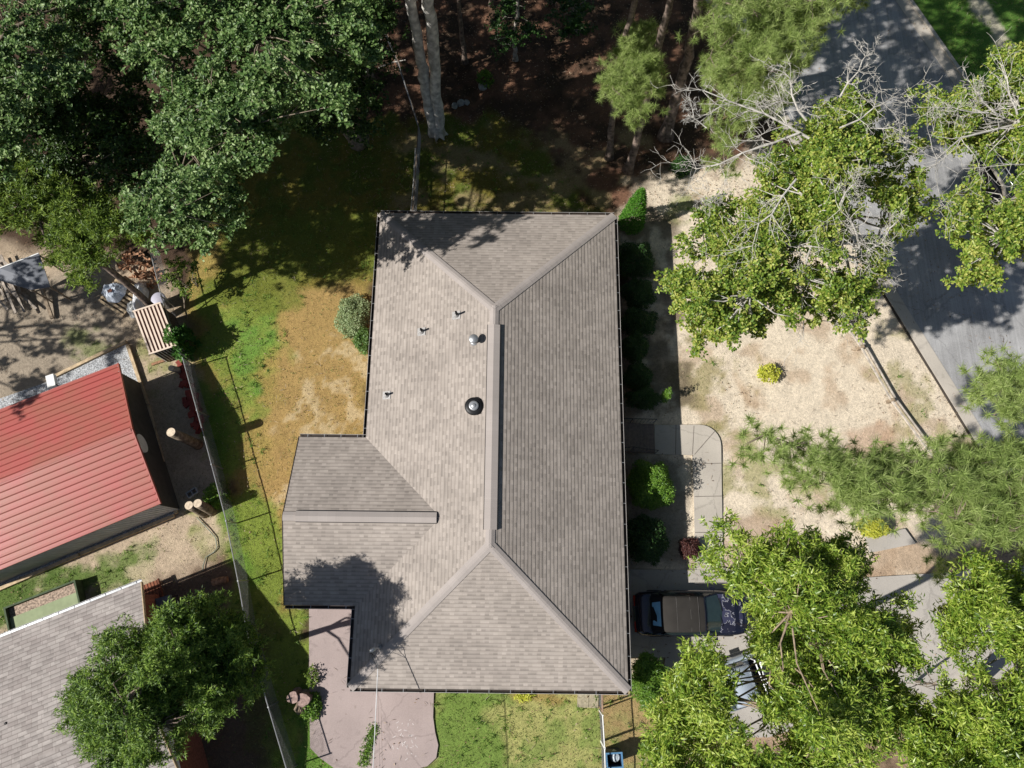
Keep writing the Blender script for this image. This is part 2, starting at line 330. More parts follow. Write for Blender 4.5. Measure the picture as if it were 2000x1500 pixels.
def groundmat():
    m = bpy.data.materials.new('soil_and_grass'); m.use_nodes = True; t = m.node_tree; n = t.nodes; L = t.links
    b = n['Principled BSDF']; b.inputs['Roughness'].default_value = .95; b.inputs['Specular IOR Level'].default_value = .15
    a = n.new('ShaderNodeAttribute'); a.attribute_name = 'Soil'; tc = n.new('ShaderNodeTexCoord')
    def nz(s, d, r=.6):
        x = n.new('ShaderNodeTexNoise'); x.inputs['Scale'].default_value = s; x.inputs['Detail'].default_value = d; x.inputs['Roughness'].default_value = r
        L.new(tc.outputs['Object'], x.inputs['Vector']); return x
    a1 = nz(9, 6, .75); a2 = nz(32, 3)
    ad = n.new('ShaderNodeMath'); ad.operation = 'ADD'; L.new(a1.outputs[0], ad.inputs[0]); L.new(a2.outputs[0], ad.inputs[1])
    mr = n.new('ShaderNodeMapRange'); mr.inputs[1].default_value = .75; mr.inputs[2].default_value = 1.25; mr.inputs[3].default_value = .66; mr.inputs[4].default_value = 1.25
    L.new(ad.outputs[0], mr.inputs[0])
    sc = n.new('ShaderNodeVectorMath'); sc.operation = 'SCALE'; L.new(a.outputs['Color'], sc.inputs[0]); L.new(mr.outputs[0], sc.inputs['Scale'])
    # scattered twigs and leaf crumbs
    vo = n.new('ShaderNodeTexVoronoi'); vo.inputs['Scale'].default_value = 5.5; vo.inputs['Randomness'].default_value = 1; L.new(tc.outputs['Object'], vo.inputs['Vector'])
    lt = n.new('ShaderNodeMath'); lt.operation = 'LESS_THAN'; lt.inputs[1].default_value = .13; L.new(vo.outputs['Distance'], lt.inputs[0])
    mm = n.new('ShaderNodeMath'); mm.operation = 'MULTIPLY'; mm.inputs[1].default_value = .3; L.new(lt.outputs[0], mm.inputs[0])
    mx = n.new('ShaderNodeMixRGB'); mx.inputs[2].default_value = (.10, .075, .045, 1); L.new(mm.outputs[0], mx.inputs[0]); L.new(sc.outputs[0], mx.inputs[1])
    L.new(mx.outputs[0], b.inputs['Base Color'])
    bp = n.new('ShaderNodeBump'); bp.inputs['Strength'].default_value = .7; bp.inputs['Distance'].default_value = .05
    L.new(ad.outputs[0], bp.inputs['Height']); L.new(bp.outputs[0], b.inputs['Normal'])
    return m
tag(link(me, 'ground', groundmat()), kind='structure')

def sample_ground(XY):
    ix = np.clip(((XY[:, 0]+34)/.11).astype(int)+6, 0, nx-1); iy = np.clip(((XY[:, 1]+11)/.11).astype(int)+6, 0, ny-1)
    return gc[ix, iy], grass[ix, iy]

# ---------------------------------------------------------------- paved sheets
def asphalt(name, col, streak=True):
    m = bpy.data.materials.new(name); m.use_nodes = True; t = m.node_tree; n = t.nodes; L = t.links
    b = n['Principled BSDF']; b.inputs['Roughness'].default_value = .85; b.inputs['Specular IOR Level'].default_value = .3
    tc = n.new('ShaderNodeTexCoord'); mp = n.new('ShaderNodeMapping'); mp.inputs['Rotation'].default_value = (0, 0, R(-24)); mp.inputs['Scale'].default_value = (4.5, .04, 1)
    L.new(tc.outputs['Object'], mp.inputs[0])
    s1 = n.new('ShaderNodeTexNoise'); s1.inputs['Scale'].default_value = 1.4; s1.inputs['Detail'].default_value = 5; s1.inputs['Roughness'].default_value = .7; L.new(mp.outputs[0], s1.inputs['Vector'])
    s2 = n.new('ShaderNodeTexNoise'); s2.inputs['Scale'].default_value = 24; s2.inputs['Detail'].default_value = 4; s2.inputs['Roughness'].default_value = .8; L.new(tc.outputs['Object'], s2.inputs['Vector'])
    s3 = n.new('ShaderNodeTexNoise'); s3.inputs['Scale'].default_value = .5; s3.inputs['Detail'].default_value = 4; L.new(tc.outputs['Object'], s3.inputs['Vector'])
    a = n.new('ShaderNodeMath'); a.operation = 'MULTIPLY_ADD'; a.inputs[1].default_value = 1.0 if streak else .2; L.new(s1.outputs[0], a.inputs[0]); L.new(s2.outputs[0], a.inputs[2])
    a2 = n.new('ShaderNodeMath'); a2.operation = 'ADD'; L.new(a.outputs[0], a2.inputs[0]); L.new(s3.outputs[0], a2.inputs[1])
    mr = n.new('ShaderNodeMapRange'); mr.inputs[1].default_value = 1.1 if streak else .75; mr.inputs[2].default_value = 1.9 if streak else 1.5; mr.inputs[3].default_value = .62 if streak else .8; mr.inputs[4].default_value = 1.4 if streak else 1.2
    L.new(a2.outputs[0], mr.inputs[0])
    sc = n.new('ShaderNodeVectorMath'); sc.operation = 'SCALE'; sc.inputs[0].default_value = col
    s4 = n.new('ShaderNodeTexNoise'); s4.inputs['Scale'].default_value = 2.2; s4.inputs['Detail'].default_value = 8; s4.inputs['Roughness'].default_value = .75; s4.inputs['Distortion'].default_value = .6; L.new(tc.outputs['Object'], s4.inputs['Vector'])
    st = n.new('ShaderNodeMapRange'); st.inputs[1].default_value = .56; st.inputs[2].default_value = .68; st.inputs[3].default_value = 1; st.inputs[4].default_value = .8; L.new(s4.outputs[0], st.inputs[0])
    wv = n.new('ShaderNodeMixRGB'); wv.inputs[0].default_value = .3; L.new(tc.outputs['Object'], wv.inputs[1]); L.new(s4.outputs[1], wv.inputs[2])
    vc = n.new('ShaderNodeTexVoronoi'); vc.feature = 'DISTANCE_TO_EDGE'; vc.inputs['Scale'].default_value = .38; L.new(wv.outputs[0], vc.inputs['Vector'])
    ck = n.new('ShaderNodeMapRange'); ck.inputs[1].default_value = .003; ck.inputs[2].default_value = .009; ck.inputs[3].default_value = .82; ck.inputs[4].default_value = 1; L.new(vc.outputs[0], ck.inputs[0])
    k1_ = n.new('ShaderNodeMath'); k1_.operation = 'MULTIPLY'; L.new(st.outputs[0], k1_.inputs[0]); L.new(ck.outputs[0], k1_.inputs[1])
    k2_ = n.new('ShaderNodeMath'); k2_.operation = 'MULTIPLY'; L.new(k1_.outputs[0], k2_.inputs[0]); L.new(mr.outputs[0], k2_.inputs[1]); L.new(k2_.outputs[0], sc.inputs['Scale']); L.new(sc.outputs[0], b.inputs['Base Color'])
    bp = n.new('ShaderNodeBump'); bp.inputs['Strength'].default_value = .4; bp.inputs['Distance'].default_value = .01; L.new(s2.outputs[0], bp.inputs['Height']); L.new(bp.outputs[0], b.inputs['Normal'])
    return m
def sheet(name, poly, z, m, th=.05, px=True):
    pl = GP(poly) if px else poly
    return tag(MB().prism(pl, z-th, z).build(name, m), kind='structure')
rd = (P(1925, 895)-P(1710, 545)); rd.z = 0; rd.normalize(); rn = Vector((-rd.y, rd.x, 0))       # road direction (towards lower right), normal to the far side
rA = P(1710, 545)
def RP(s, t): q = rA+rd*s+rn*t; return (q.x, q.y)
M_asph = asphalt('asphalt', (.30, .297, .295)); M_conc = asphalt('concrete', (.43, .39, .335), False)
M_conc2 = asphalt('driveway_concrete', (.39, .36, .32), False); M_pink = asphalt('pink_concrete', (.37, .30, .28), False)
rw = (P(1772, 0)-rA).dot(rn)
def strip(name, t0, t1, z, m, th=.1): return sheet(name, [RP(-90, t0), RP(90, t0), RP(90, t1), RP(-90, t1)], z, m, th, False)
strip('road', .55, rw-.6, .03, M_asph)
strip('gutter', .0, .56, .05, M_conc); strip('gutter', rw-.61, rw, .05, M_conc)
strip('kerb', rw-.02, rw+.16, .13, M_conc, .2)
strip('soil_seam', -.10, -.02, .022, mat('damp_soil', (.06, .05, .04), .95))
DW = [(1222, 1112), (1340, 1113), (1420, 1110), (1560, 1150), (1690, 1128), (1850, 1118), (2300, 1080), (2400, 1380), (1860, 1400), (1640, 1395), (1500, 1440), (1360, 1440), (1308, 1400), (1290, 1340), (1300, 1284), (1222, 1284)]
sheet('driveway', DW, .035, M_conc2, .08)
def arc(cx, cy, r, a0, a1, n=8): return [(cx+r*math.cos(R(a0+(a1-a0)*i/n)), cy+r*math.sin(R(a0+(a1-a0)*i/n))) for i in range(n+1)]
WK = [(1278, 830)]+arc(1366, 872, 42, -90, 0)+[(1410, 1000), (1412, 1111), (1357, 1112), (1356, 1000), (1352, 889), (1278, 887)]
sheet('path', WK, .045, M_conc, .08)
for a, b in (((1355, 832), (1352, 888)), ((1356, 906), (1408, 905)), ((1356, 970), (1410, 969)), ((1357, 1040), (1411, 1040)), ((1356, 888), (1396, 842)), ((1320, 830), (1319, 888))):
    A, B = P(*a), P(*b); A.z = B.z = .0465
    tag(MB().bar(A, B, .03, .004).build('path_joint', mat('joint', (.16, .14, .12))), kind='structure')
PT = [(604, 1186), (690, 1180), (690, 1330), (848, 1340), (846, 1400), (850, 1430)]+[(856, 1455), (852, 1480), (835, 1496), (800, 1505), (720, 1512), (660, 1505), (625, 1480), (606, 1460), (604, 1320)]
sheet('patio', PT, .035, M_pink, .08)
for a, b in (((738, 1345), (742, 1510)), ((745, 1400), (747, 1510))):
    A, B = P(*a), P(*b); A.z = B.z = .0365
    tag(MB().bar(A, B, .015, .004).build('patio_joint', mat('pink_joint', (.3, .25, .23))), kind='structure')
sheet('path', [(1688, 1048), (1765, 1033), (1786, 1062), (1697, 1080)], .12, M_conc2, .16)
# stepping slabs by the south wall
for pl, q in (([(1128, 1352), (1150, 1352), (1149, 1382), (1127, 1381)], 'left'), ([(1151, 1353), (1169, 1353), (1168, 1383), (1150, 1382)], 'right')):
    tag(MB().prism(GP(pl), 0, .045).build('paving_slab', mat('slab', (.34, .30, .21), .9, 0, .2, 8)), 'square stone paving slab against the south wall, the '+q+' one of the pair', 'slab', 'stone slabs by the gate')
M_gravel = mat('gravel', (.36, .37, .38), .95, 0, .6, 22, .8, 30, detail=3)
GVL = [(105, 742), (248, 672), (290, 790), (343, 1003), (160, 1078), (-60, 1174), (-60, 800)]
sheet('gravel', GVL, .03, M_gravel, .08)

# ---------------------------------------------------------------- roofs
def clip(poly, a, b, c):            # keep a*x+b*y>=c ; poly of (x,y)
    out = []
    for i in range(len(poly)):
        p, q = poly[i], poly[(i+1) % len(poly)]
        dp = a*p[0]+b*p[1]-c; dq = a*q[0]+b*q[1]-c
        if dp >= 0: out.append(p)
        if (dp > 0 and dq < 0) or (dp < 0 and dq > 0):
            t = dp/(dp-dq); out.append((p[0]+(q[0]-p[0])*t, p[1]+(q[1]-p[1])*t))
    return out
def slope_rows(V, Fs, UV, poly, org, up, z0, pitch, rh=.15, lift=.009):
    """courses of shingles, each a thin wedge lying on the one below; rh is the plan depth of a course"""
    ux, uy = up; ex, ey = -uy, ux
    vmax = max((p[0]-org[0])*ux+(p[1]-org[1])*uy for p in poly); k = math.sqrt(1+pitch*pitch)
    i = 0; rp = rh/k
    while i*rp < vmax-1e-4:
        c0 = i*rp; pl = clip(poly, ux, uy, c0+ux*org[0]+uy*org[1]); pl = clip(pl, -ux, -uy, -(c0+rp+ux*org[0]+uy*org[1])) if pl else pl
        i += 1
        if len(pl) < 3: continue
        n = len(V); idx = []
        for p in pl:
            v = (p[0]-org[0])*ux+(p[1]-org[1])*uy; u = (p[0]-org[0])*ex+(p[1]-org[1])*ey
            V.append((p[0], p[1], z0+v*pitch+lift*(1-(v-c0)/rp))); UV.append((u, v*k)); idx.append(len(V)-1)
        Fs.append(tuple(idx))
        for j in range(len(pl)):
            p, q = pl[j], pl[(j+1) % len(pl)]
            vp = (p[0]-org[0])*ux+(p[1]-org[1])*uy; vq = (q[0]-org[0])*ux+(q[1]-org[1])*uy
            if abs(vp-c0) < 1e-5 and abs(vq-c0) < 1e-5:
                m = len(V)
                for s in (p, q): V.append((s[0], s[1], z0+c0*pitch-.004)); UV.append(((s[0]-org[0])*ex+(s[1]-org[1])*ey, c0*k))
                Fs.append((idx[j], m, m+1, idx[(j+1) % len(pl)]))
def roofmesh(name, m, parent, V, Fs, UV):
    me = bpy.data.meshes.new(name); me.from_pydata(V, [], Fs); me.update()
    u = me.uv_layers.new(name='UVMap')
    for l in me.loops: u.data[l.index].uv = UV[l.vertex_index]
    return link(me, name, m, parent)
def capline(name, a, b, wid, drop, m, parent, seg=.3, th=.03):
    """ridge or hip caps: overlapping bent tabs from a (low) to b (high)"""
    a, b = Vector(a), Vector(b); d = b-a; L = d.length; d.normalize(); h = Vector((-d.y, d.x, 0)).normalized()
    mb = MB(); n = max(1, int(L/seg)); V = []; Fs = []; UV = []
    for i in range(n):
        p = a+d*(L*i/n); q = a+d*(L*(i+1)/n+.03); w = wid/2
        o1, o2 = Vector((0, 0, th+.004)), Vector((0, 0, th))
        k = len(V)
        for (c, o) in ((p, o1), (q, o2)):
            for s, z in ((-1, -drop-th*.9), (-1, -drop), (-.25, -.01), (.25, -.01), (1, -drop), (1, -drop-th*.9)):
                V.append(tuple(c+h*(w*s)+o+Vector((0, 0, z)))); UV.append((i*.53+(0 if c is p else .28), s*w+w))
        for j in range(5): Fs.append((k+j, k+j+1, k+6+j+1, k+6+j))
        Fs.append((k, k+1, k+2, k+3, k+4, k+5))
    return roofmesh(name, m, parent, V, Fs, UV)

M_sh = shingle('tan_shingle', srgb(176, 166, 157, .82), srgb(170, 160, 151, .82), srgb(130, 108, 100, .86), .27, .15, .0)
M_cap = shingle('cap_shingle', srgb(180, 171, 165, .78), srgb(175, 166, 160, .78), srgb(150, 140, 132, .8), .53, 1.0, .0, .08, .12)
house = thing('brick_house', 'brown shingle hip roofed house with a west wing in the middle of the photo', 'house', (-6.06, -4.04, 0), R(-0.61))
W_, L_, EZ, PI_ = 10.4, 19.63, 2.7, .365
rx = W_/2; y0, y1 = rx, L_-rx; wy0, wy1, wx = 2.93, 9.5, -2.72; wr = (wy0+wy1)/2; wa = (wy1-wy0)/2
V, Fs, UV = [], [], []
slope_rows(V, Fs, UV, [(W_, 0), (W_, L_), (rx, y1), (rx, y0)], (W_, 0), (-1, 0), EZ, PI_)
slope_rows(V, Fs, UV, [(0, 0), (W_, 0), (rx, y0)], (0, 0), (0, 1), EZ, PI_)
slope_rows(V, Fs, UV, [(W_, L_), (0, L_), (rx, y1)], (W_, L_), (0, -1), EZ, PI_)
slope_rows(V, Fs, UV, [(0, 0), (rx, y0), (rx, wr), (wa, wr), (0, wy0)], (0, 0), (1, 0), EZ, PI_)
slope_rows(V, Fs, UV, [(wa, wr), (rx, wr), (rx, y1), (0, L_), (0, wy1)], (0, 0), (1, 0), EZ, PI_)
slope_rows(V, Fs, UV, [(wx, wy0), (0, wy0), (wa, wr), (wx, wr)], (wx, wy0), (0, 1), EZ, PI_)
slope_rows(V, Fs, UV, [(wx, wr), (wa, wr), (0, wy1), (wx, wy1)], (wx, wy1), (0, -1), EZ, PI_)
roof = roofmesh('roof', M_sh, house, V, Fs, UV)
RZ = EZ+rx*PI_; WZ = EZ+wa*PI_
for nm, a, b in (('hip_cap', (0, 0, EZ), (rx, y0, RZ)), ('hip_cap', (W_, 0, EZ), (rx, y0, RZ)), ('hip_cap', (0, L_, EZ), (rx, y1, RZ)), ('hip_cap', (W_, L_, EZ), (rx, y1, RZ))):
    capline(nm, a, b, .36, .045, M_cap, roof)
capline('ridge_cap', (rx, y0-.1, RZ), (rx, y1+.1, RZ), .36, .07, M_cap, roof)
mb = MB()
vs = [(rx-.24, 5.75, RZ-.11), (rx-.24, 5.75, RZ+.0), (rx, 5.75, RZ+.06), (rx+.24, 5.75, RZ+.0), (rx+.24, 5.75, RZ-.11)]
vs += [(x, 13.75, z) for x, _, z in vs]
mb.add(vs, [(0, 1, 6, 5), (1, 2, 7, 6), (2, 3, 8, 7), (3, 4, 9, 8), (4, 3, 2, 1, 0), (5, 6, 7, 8, 9)])
rv = roofmesh('ridge_vent', M_cap, roof, mb.v, mb.f, [(v[1], .1) for v in mb.v])
mb = MB().box(rx-.262, rx-.243, 5.75, 13.75, RZ-.10, RZ-.005).box(rx+.243, rx+.262, 5.75, 13.75, RZ-.10, RZ-.005)
mb.build('vent_slot', M_black, rv)
vs = [(wx+.5, wr-.2, WZ-.09), (wx+.5, wr-.2, WZ+.02), (wx+.5, wr, WZ+.1), (wx+.5, wr+.2, WZ+.02), (wx+.5, wr+.2, WZ-.09)]
vs += [(wa-.15, y, z) for _, y, z in vs]
mb = MB().add(vs, [(0, 1, 6, 5), (1, 2, 7, 6), (2, 3, 8, 7), (3, 4, 9, 8), (4, 3, 2, 1, 0), (5, 6, 7, 8, 9)])
rv = roofmesh('ridge_vent', M_cap, roof, mb.v, mb.f, [(v[0], .1) for v in mb.v])
MB().box(wx+.5, wa-.15, wr-.222, wr-.203, WZ-.09, WZ-.01).box(wx+.5, wa-.15, wr+.203, wr+.222, WZ-.09, WZ-.01).box(wa-.147, wa-.13, wr-.2, wr+.2, WZ-.07, WZ-.0).build('vent_slot', M_black, rv)
capline('ridge_cap', (wx, wr, WZ), (wx+.5, wr, WZ), .34, .06, M_cap, roof)
# walls, soffit, fascia
WI = [(.5, .5), (W_-.5, .5), (W_-.5, L_-.5), (.5, L_-.5), (.5, wy1-.45), (wx+.3, wy1-.45), (wx+.3, wy0+.45), (.5, wy0+.45)]
MB().prism(WI, 0, 2.60).build('wall', M_brick, house)
MB().prism([(0.02, 0.02), (W_-.02, .02), (W_-.02, L_-.02), (.02, L_-.02), (.02, wy1-.02), (wx+.02, wy1-.02), (wx+.02, wy0+.02), (.02, wy0+.02)], 2.602, 2.672).build('soffit', M_white, house)
MB().add([(wx+.3, wy0+.45, 2.68), (wx+.3, wy1-.45, 2.68), (wx+.3, wr, WZ-.2), (wx+.25, wy0+.45, 2.68), (wx+.25, wy1-.45, 2.68), (wx+.25, wr, WZ-.2)], [(0, 1, 2), (5, 4, 3), (3, 4, 1, 0), (4, 5, 2, 1), (5, 3, 0, 2)]).build('gable_wall', M_white, house)
mb = MB()
for a, b in (((wx, wy0, EZ), (wx, wr, WZ)), ((wx, wy1, EZ), (wx, wr, WZ))): mb.bar(Vector(a)-Vector((.015, 0, .07)), Vector(b)-Vector((.015, 0, .07)), .03, .16)
mb.build('rake_board', M_gutter, house)
# gutters with hangers
def gutter(a, b, out, zz, parent, m=M_gutter, step=.83, hm=M_galv):
    a = Vector((a[0], a[1], zz)); b = Vector((b[0], b[1], zz)); o = Vector((out[0], out[1], 0)); d = (b-a).normalized(); L = (b-a).length
    mb = MB()
    w = .105
    mb.bar(a+o*(w+.006), b+o*(w+.006), .012, .10); mb.bar(a+o*(w/2)+Vector((0, 0, -.045)), b+o*(w/2)+Vector((0, 0, -.045)), w-.004, .01)
    mb.bar(a+o*.003, b+o*.003, .006, .10)
    g = mb.build('gutter', m, parent)
    MB().bar(a+o*(w+.008)+Vector((0, 0, .057)), b+o*(w+.008)+Vector((0, 0, .055)), .012, .008).build('gutter_lip', mat('lip_metal', (.42, .40, .38), .6), g)
    n = int(L/step)
    for i in range(n+1):
        p = a+d*(L*(i+.5)/(n+1)); MB().bar(p-o*.02+Vector((0, 0, .052)), p+o*(w+.01)+Vector((0, 0, .052)), .018, .010).build('bracket', hm, g)
    return g
GZ = EZ-.075
gutter((W_+.01, 0), (W_+.01, L_), (1, 0), GZ, house)
gutter((W_, -.01), (0, -.01), (0, -1), GZ, house)
gutter((0, L_+.01), (W_, L_+.01), (0, 1), GZ, house)
gutter((-.01, wy1), (-.01, L_), (-1, 0), GZ, house)
gutter((-.01, 0), (-.01, wy0-.12), (-1, 0), GZ, house)
gutter((wx, wy0-.01), (-.01, wy0-.01), (0, -1), GZ, house)
gutter((wx, wy1+.01), (-.01, wy1+.01), (0, 1), GZ, house)
# windows and doors of the walls under the eaves
def window(x, y, nx_, ny_, w, parent, z0=1.0, z1=2.2):
    n = Vector((nx_, ny_, 0)); d = Vector((-ny_, nx_, 0)); c = Vector((x, y, 0))
    A = c-d*w/2; B = c+d*w/2
    mb = MB()
    for z in (z0, z1, (z0+z1)/2): mb.bar(A+n*.03+Vector((0, 0, z)), B+n*.03+Vector((0, 0, z)), .06, .06)
    for q in (A, B): mb.bar(q+n*.032+Vector((0, 0, z0-.03)), q+n*.032+Vector((0, 0, z1+.03)), .06, .06)
    f = mb.build('window', M_white, parent)
    MB().bar(A+n*.012+Vector((0, 0, (z0+z1)/2)), B+n*.012+Vector((0, 0, (z0+z1)/2)), .02, z1-z0).build('pane', M_glass, f)
for y in (2.2, 4.6, 13.6, 16.8): window(W_-.5, y, 1, 0, 1.5, house)
for y in (11.5, 14, 17): window(.5, y, -1, 0, 1.1, house)
for x in (3.2, 7.4): window(x, .5, 0, -1, 1.1, house)
for x in (3.2, 7.4): window(x, L_-.5, 0, 1, 1.1, house)
dr = MB().box(W_-.5, W_-.44, 8.3, 9.25, .35, 2.4).build('door', mat('door_paint', (.12, .03, .03), .4), house)
MB().tube([(W_-.42, 8.42, 1.3), (W_-.36, 8.42, 1.3)], .03, 8).build('handle', M_galv, dr)

# things that stand on the roof: vent pipes, fan cap, attic fan, service mast
HM = Matrix.Translation((-6.06, -4.04, 0)) @ Matrix.Rotation(R(-.61), 4, 'Z'); HI = HM.inverted()
def on_roof(px, py):
    z = 4.0
    for _ in range(6):
        p = P(px, py, z); l = HI @ p; zz = EZ+PI_*min(l.x, W_-l.x, max(l.y, 0), L_-l.y)
        z = zz
    return P(px, py, z)
M_lead = mat('lead_flashing', (.33, .32, .31), .6, .3, .15, 20)
for (px, py, h, lab) in ((892, 616, .42, 'thin black vent pipe nearest the north end of the roof'), (824, 648, .36, 'thin black vent pipe with grey collar between two others'), (756, 772, .3, 'thin black vent pipe standing lowest on the west roof slope')):
    b = on_roof(px, py)
    t = thing('vent_pipe', lab, 'vent pipe', b, 0, 'vent pipes on the west roof slope')
    MB().lathe([(.045, -.05), (.045, h), (.036, h), (.036, h-.1)], 12).build('pipe', M_black, t, True)
    c = MB().lathe([(.13, -.035), (.12, .03), (.06, .13), (.05, .14)], 14).build('collar', M_lead, t, True); c.rotation_euler = (0, R(-23), 0)
    f = MB().box(-.2, .17, -.17, .17, .012, .02).build('flashing', M_lead, t); f.rotation_euler = (0, R(-23.4), 0)
b = on_roof(926, 668)
t = thing('roof_vent', 'short grey capped flue on the roof beside the ridge', 'roof vent', b)
MB().lathe([(.1, -.05), (.1, .38)], 16).build('flue', M_galv, t, True)
MB().lathe([(.17, -.04), (.16, .04), (.11, .09)], 16).build('flashing', M_galv, t, True)
MB().lathe([(.17, .36), (.185, .38), (.185, .44), (.16, .47), (.02, .5)], 20).build('cap', M_galv, t, True)
b = on_roof(926, 795)
t = thing('attic_fan', 'round black attic fan with silver dome near the ridge', 'attic fan', b)
MB().lathe([(.30, -.12), (.30, .14)], 24).build('base', M_black, t, True)
MB().lathe([(.335, .10), (.36, .12), (.36, .15), (.33, .19), (.24, .215), (.2, .22)], 28).build('hood', M_black, t, True)
MB().lathe([(.20, .2), (.19, .26), (.14, .285), (.1, .27), (.085, .285), (.07, .3), (.02, .305)], 28).build('dome', M_galv, t, True)
f = MB().box(-.3, .3, -.3, .3, -.0, .01).build('flashing', M_black, t); f.rotation_euler = (0, R(-23.4), 0)
b = on_roof(742, 1262)
t = thing('service_mast', 'grey electric service mast with weatherhead on the roof corner', 'mast', b)
MB().tube([(0, 0, -.1), (0, 0, .95)], .035, 10).build('pole', M_galv, t, True)
MB().tube([(0, 0, .95), (-.02, 0, 1.05), (-.12, -.05, 1.08), (-.2, -.08, 1.0)], [.05, .07, .075, .06], 10).build('weatherhead', M_galv, t, True)
MB().lathe([(.12, -.03), (.1, .06), (.04, .12)], 12).build('collar', M_lead, t, True)
tp = b+Vector((0, 0, .85))
cb = MB()
for q in (-.1, .05, .16): cb.tube([(-.2, -.08, 1.0), (-.05+q, -.35, .7+q), (.1, -.7, .8)], .01, 5)
cb.build('drip_loop', M_dark, t)
far = Vector((b.x+.15, b.y-22, 6.2)); st = b+Vector((.1, -.7, .8))
pts = [st+(far-st)*(i/16)-Vector((0, 0, 1.0*4*(i/16)*(1-i/16)*.5)) for i in range(17)]
tag(MB().tube(pts, .016, 5).build('overhead_cable', mat('cable', (.62, .62, .62), .5)), 'pale overhead service cable running from the roof mast across the patio', 'cable')

# front steps of brick, landing and railing
st_ = thing('brick_steps', 'brick front steps with dark iron railings leading to the walk', 'steps', P(1250, 857))
o = st_.location
for i, (x0, x1, z) in enumerate(((-1.3, -.55, .52), (-.55, -.27, .4), (-.27, .03, .27), (.03, .62, .14))):
    MB().box(x0+.001*i, x1, -.65, .65, 0, z).build('step', mat('step_brick', srgb(168, 150, 138, .7), .9, 0, .15, 9), st_)
mb = MB()
for i in range(30):
    y = -.65+1.3*(i+.5)/30
    for x0, x1, z in ((-1.3, -.56, .52), (-.54, -.28, .4), (-.26, .02, .27), (.04, .32, .14), (.34, .62, .14)): mb.box(x0, x1, y-.006, y+.006, z, z+.003)
mb.build('brick_joint', M_dark, st_)
for y in (-.62, .62):
    mb = MB().tube([(-1.2, y, 1.4), (-.5, y, 1.38), (.6, y*1.1, .95)], .02, 6)
    for x, zb, zt in ((-1.2, .5, 1.4), (-.5, .4, 1.38), (.6, .14, .95)): mb.tube([(x, y if x < .5 else y*1.1, zb), (x, y if x < .5 else y*1.1, zt)], .015, 6)
    for k in range(6): x = -.4+.17*k; mb.tube([(x, y*(1+.02*k), .2), (x, y*(1+.02*k), 1.33-.38*(x+.4)/1.0)], .008, 4)
    mb.build('railing', M_dark, st_)

# ---------------------------------------------------------------- red metal shed
M_red = mat('red_roof_metal', srgb(192, 92, 84, .7), .5, .0, .12, .9, spec=.6, col2=srgb(180, 102, 84, .7), detail=12); M_red2 = M_red
shT = thing('metal_shed', 'red ribbed metal shed roof over dark grey walls', 'shed', (-14.45, 2.78, 0))
ax = Vector((-2.5, 5.8, 0)); sw = ax.length; ax.normalize(); lx = Vector((-ax.y, ax.x, 0))   # ax across the roof, lx along it (to lower left)
if lx.x > 0: lx = -lx
def SH(u, v, z): q = ax*u+lx*v; return (q.x, q.y, z)
SL, SE, SR = 9.0, 2.3, 2.8
def prof():
    out = []; u = -.02; n = 24; stp = (sw+.04)/n
    for i in range(n):
        for du, dz in ((0, 0), (.10, 0), (.125, .05), (.165, .05), (.19, 0)):
            out.append((u+du*stp/.24, dz))
        u += stp
    out.append((sw+.02, 0)); return out
V = []; Fs = []
pr = prof()
for v in (-.22, SL):
    for u, dz in pr:
        h = SE+(SR-SE)*(1-abs(u-sw/2)/(sw/2)); V.append(SH(u, v, h+dz))
n = len(pr)
for i in range(n-1): Fs.append((i, i+1, n+i+1, n+i))
mb = MB(); mb.v = V; mb.f = Fs
rf = mb.build('roof', M_red, shT)
mb = MB()
for v in (-.25,):
    for a, b in ((-.06, sw/2), (sw+.06, sw/2)):
        mb.bar(SH(a, v, SE-.045 if a != sw/2 else SR), SH(b, v, SR-.02), .05, .14)
mb.bar(SH(-.04, -.25, SE-.05), SH(-.04, SL, SE-.05), .04, .08)
mb.bar(SH(sw+.06, -.25, SE-.08), SH(sw+.06, SL, SE-.08), .05, .10)
mb.build('eave_trim', M_red, rf)
mb = MB()
for v in (-.2, SL): pass
mb.bar(SH(sw/2, -.2, SR+.045), SH(sw/2, SL, SR+.045), .16, .02); mb.build('ridge_cap', M_red, rf)
M_gw = mat('grey_wall_metal', (.50, .52, .55), .45, 0, .1, 2, spec=.6)
mb = MB()
cs = [SH(.02, 0, 0), SH(sw-.12, 0, 0), SH(sw-.12, SL-.2, 0), SH(.02, SL-.2, 0)]
mb.prism([c[:2] for c in cs], 0, SE-.02)
g = [SH(.12, 0, SE-.02), SH(sw-.12, 0, SE-.02), SH(sw/2, 0, SR-.06), SH(.12, .1, SE-.02), SH(sw-.12, .1, SE-.02), SH(sw/2, .1, SR-.06)]
mb.add(g, [(0, 1, 2), (5, 4, 3), (1, 0, 3, 4), (2, 1, 4, 5), (0, 2, 5, 3)])
mb.build('wall', M_gw, shT)
ge = [SH(.03, -.008, 0), SH(sw-.13, -.008, 0), SH(sw-.13, -.008, SE-.02), SH(sw/2, -.008, SR-.07), SH(.03, -.008, SE-.02)]
g2 = [(p[0]-lx.x*.015, p[1]-lx.y*.015, p[2]) for p in ge]
MB().add(ge+g2, [(0, 1, 2, 3, 4), (9, 8, 7, 6, 5)]+[(i, (i+1) % 5, 5+(i+1) % 5, 5+i) for i in range(5)]).build('gable_wall', mat('shaded_gable', (.07, .065, .06), .7), shT)  # panel over the east end wall, its shade put into the dark colour
mb = MB()
for i in range(60): v = .08+i*.15; mb.bar(SH(.004, v, .02), SH(.004, v, SE-.1), .025, .02)
for i in range(38): u = .2+i*.155; pass
mb.build('wall_ribs', M_gw, shT)
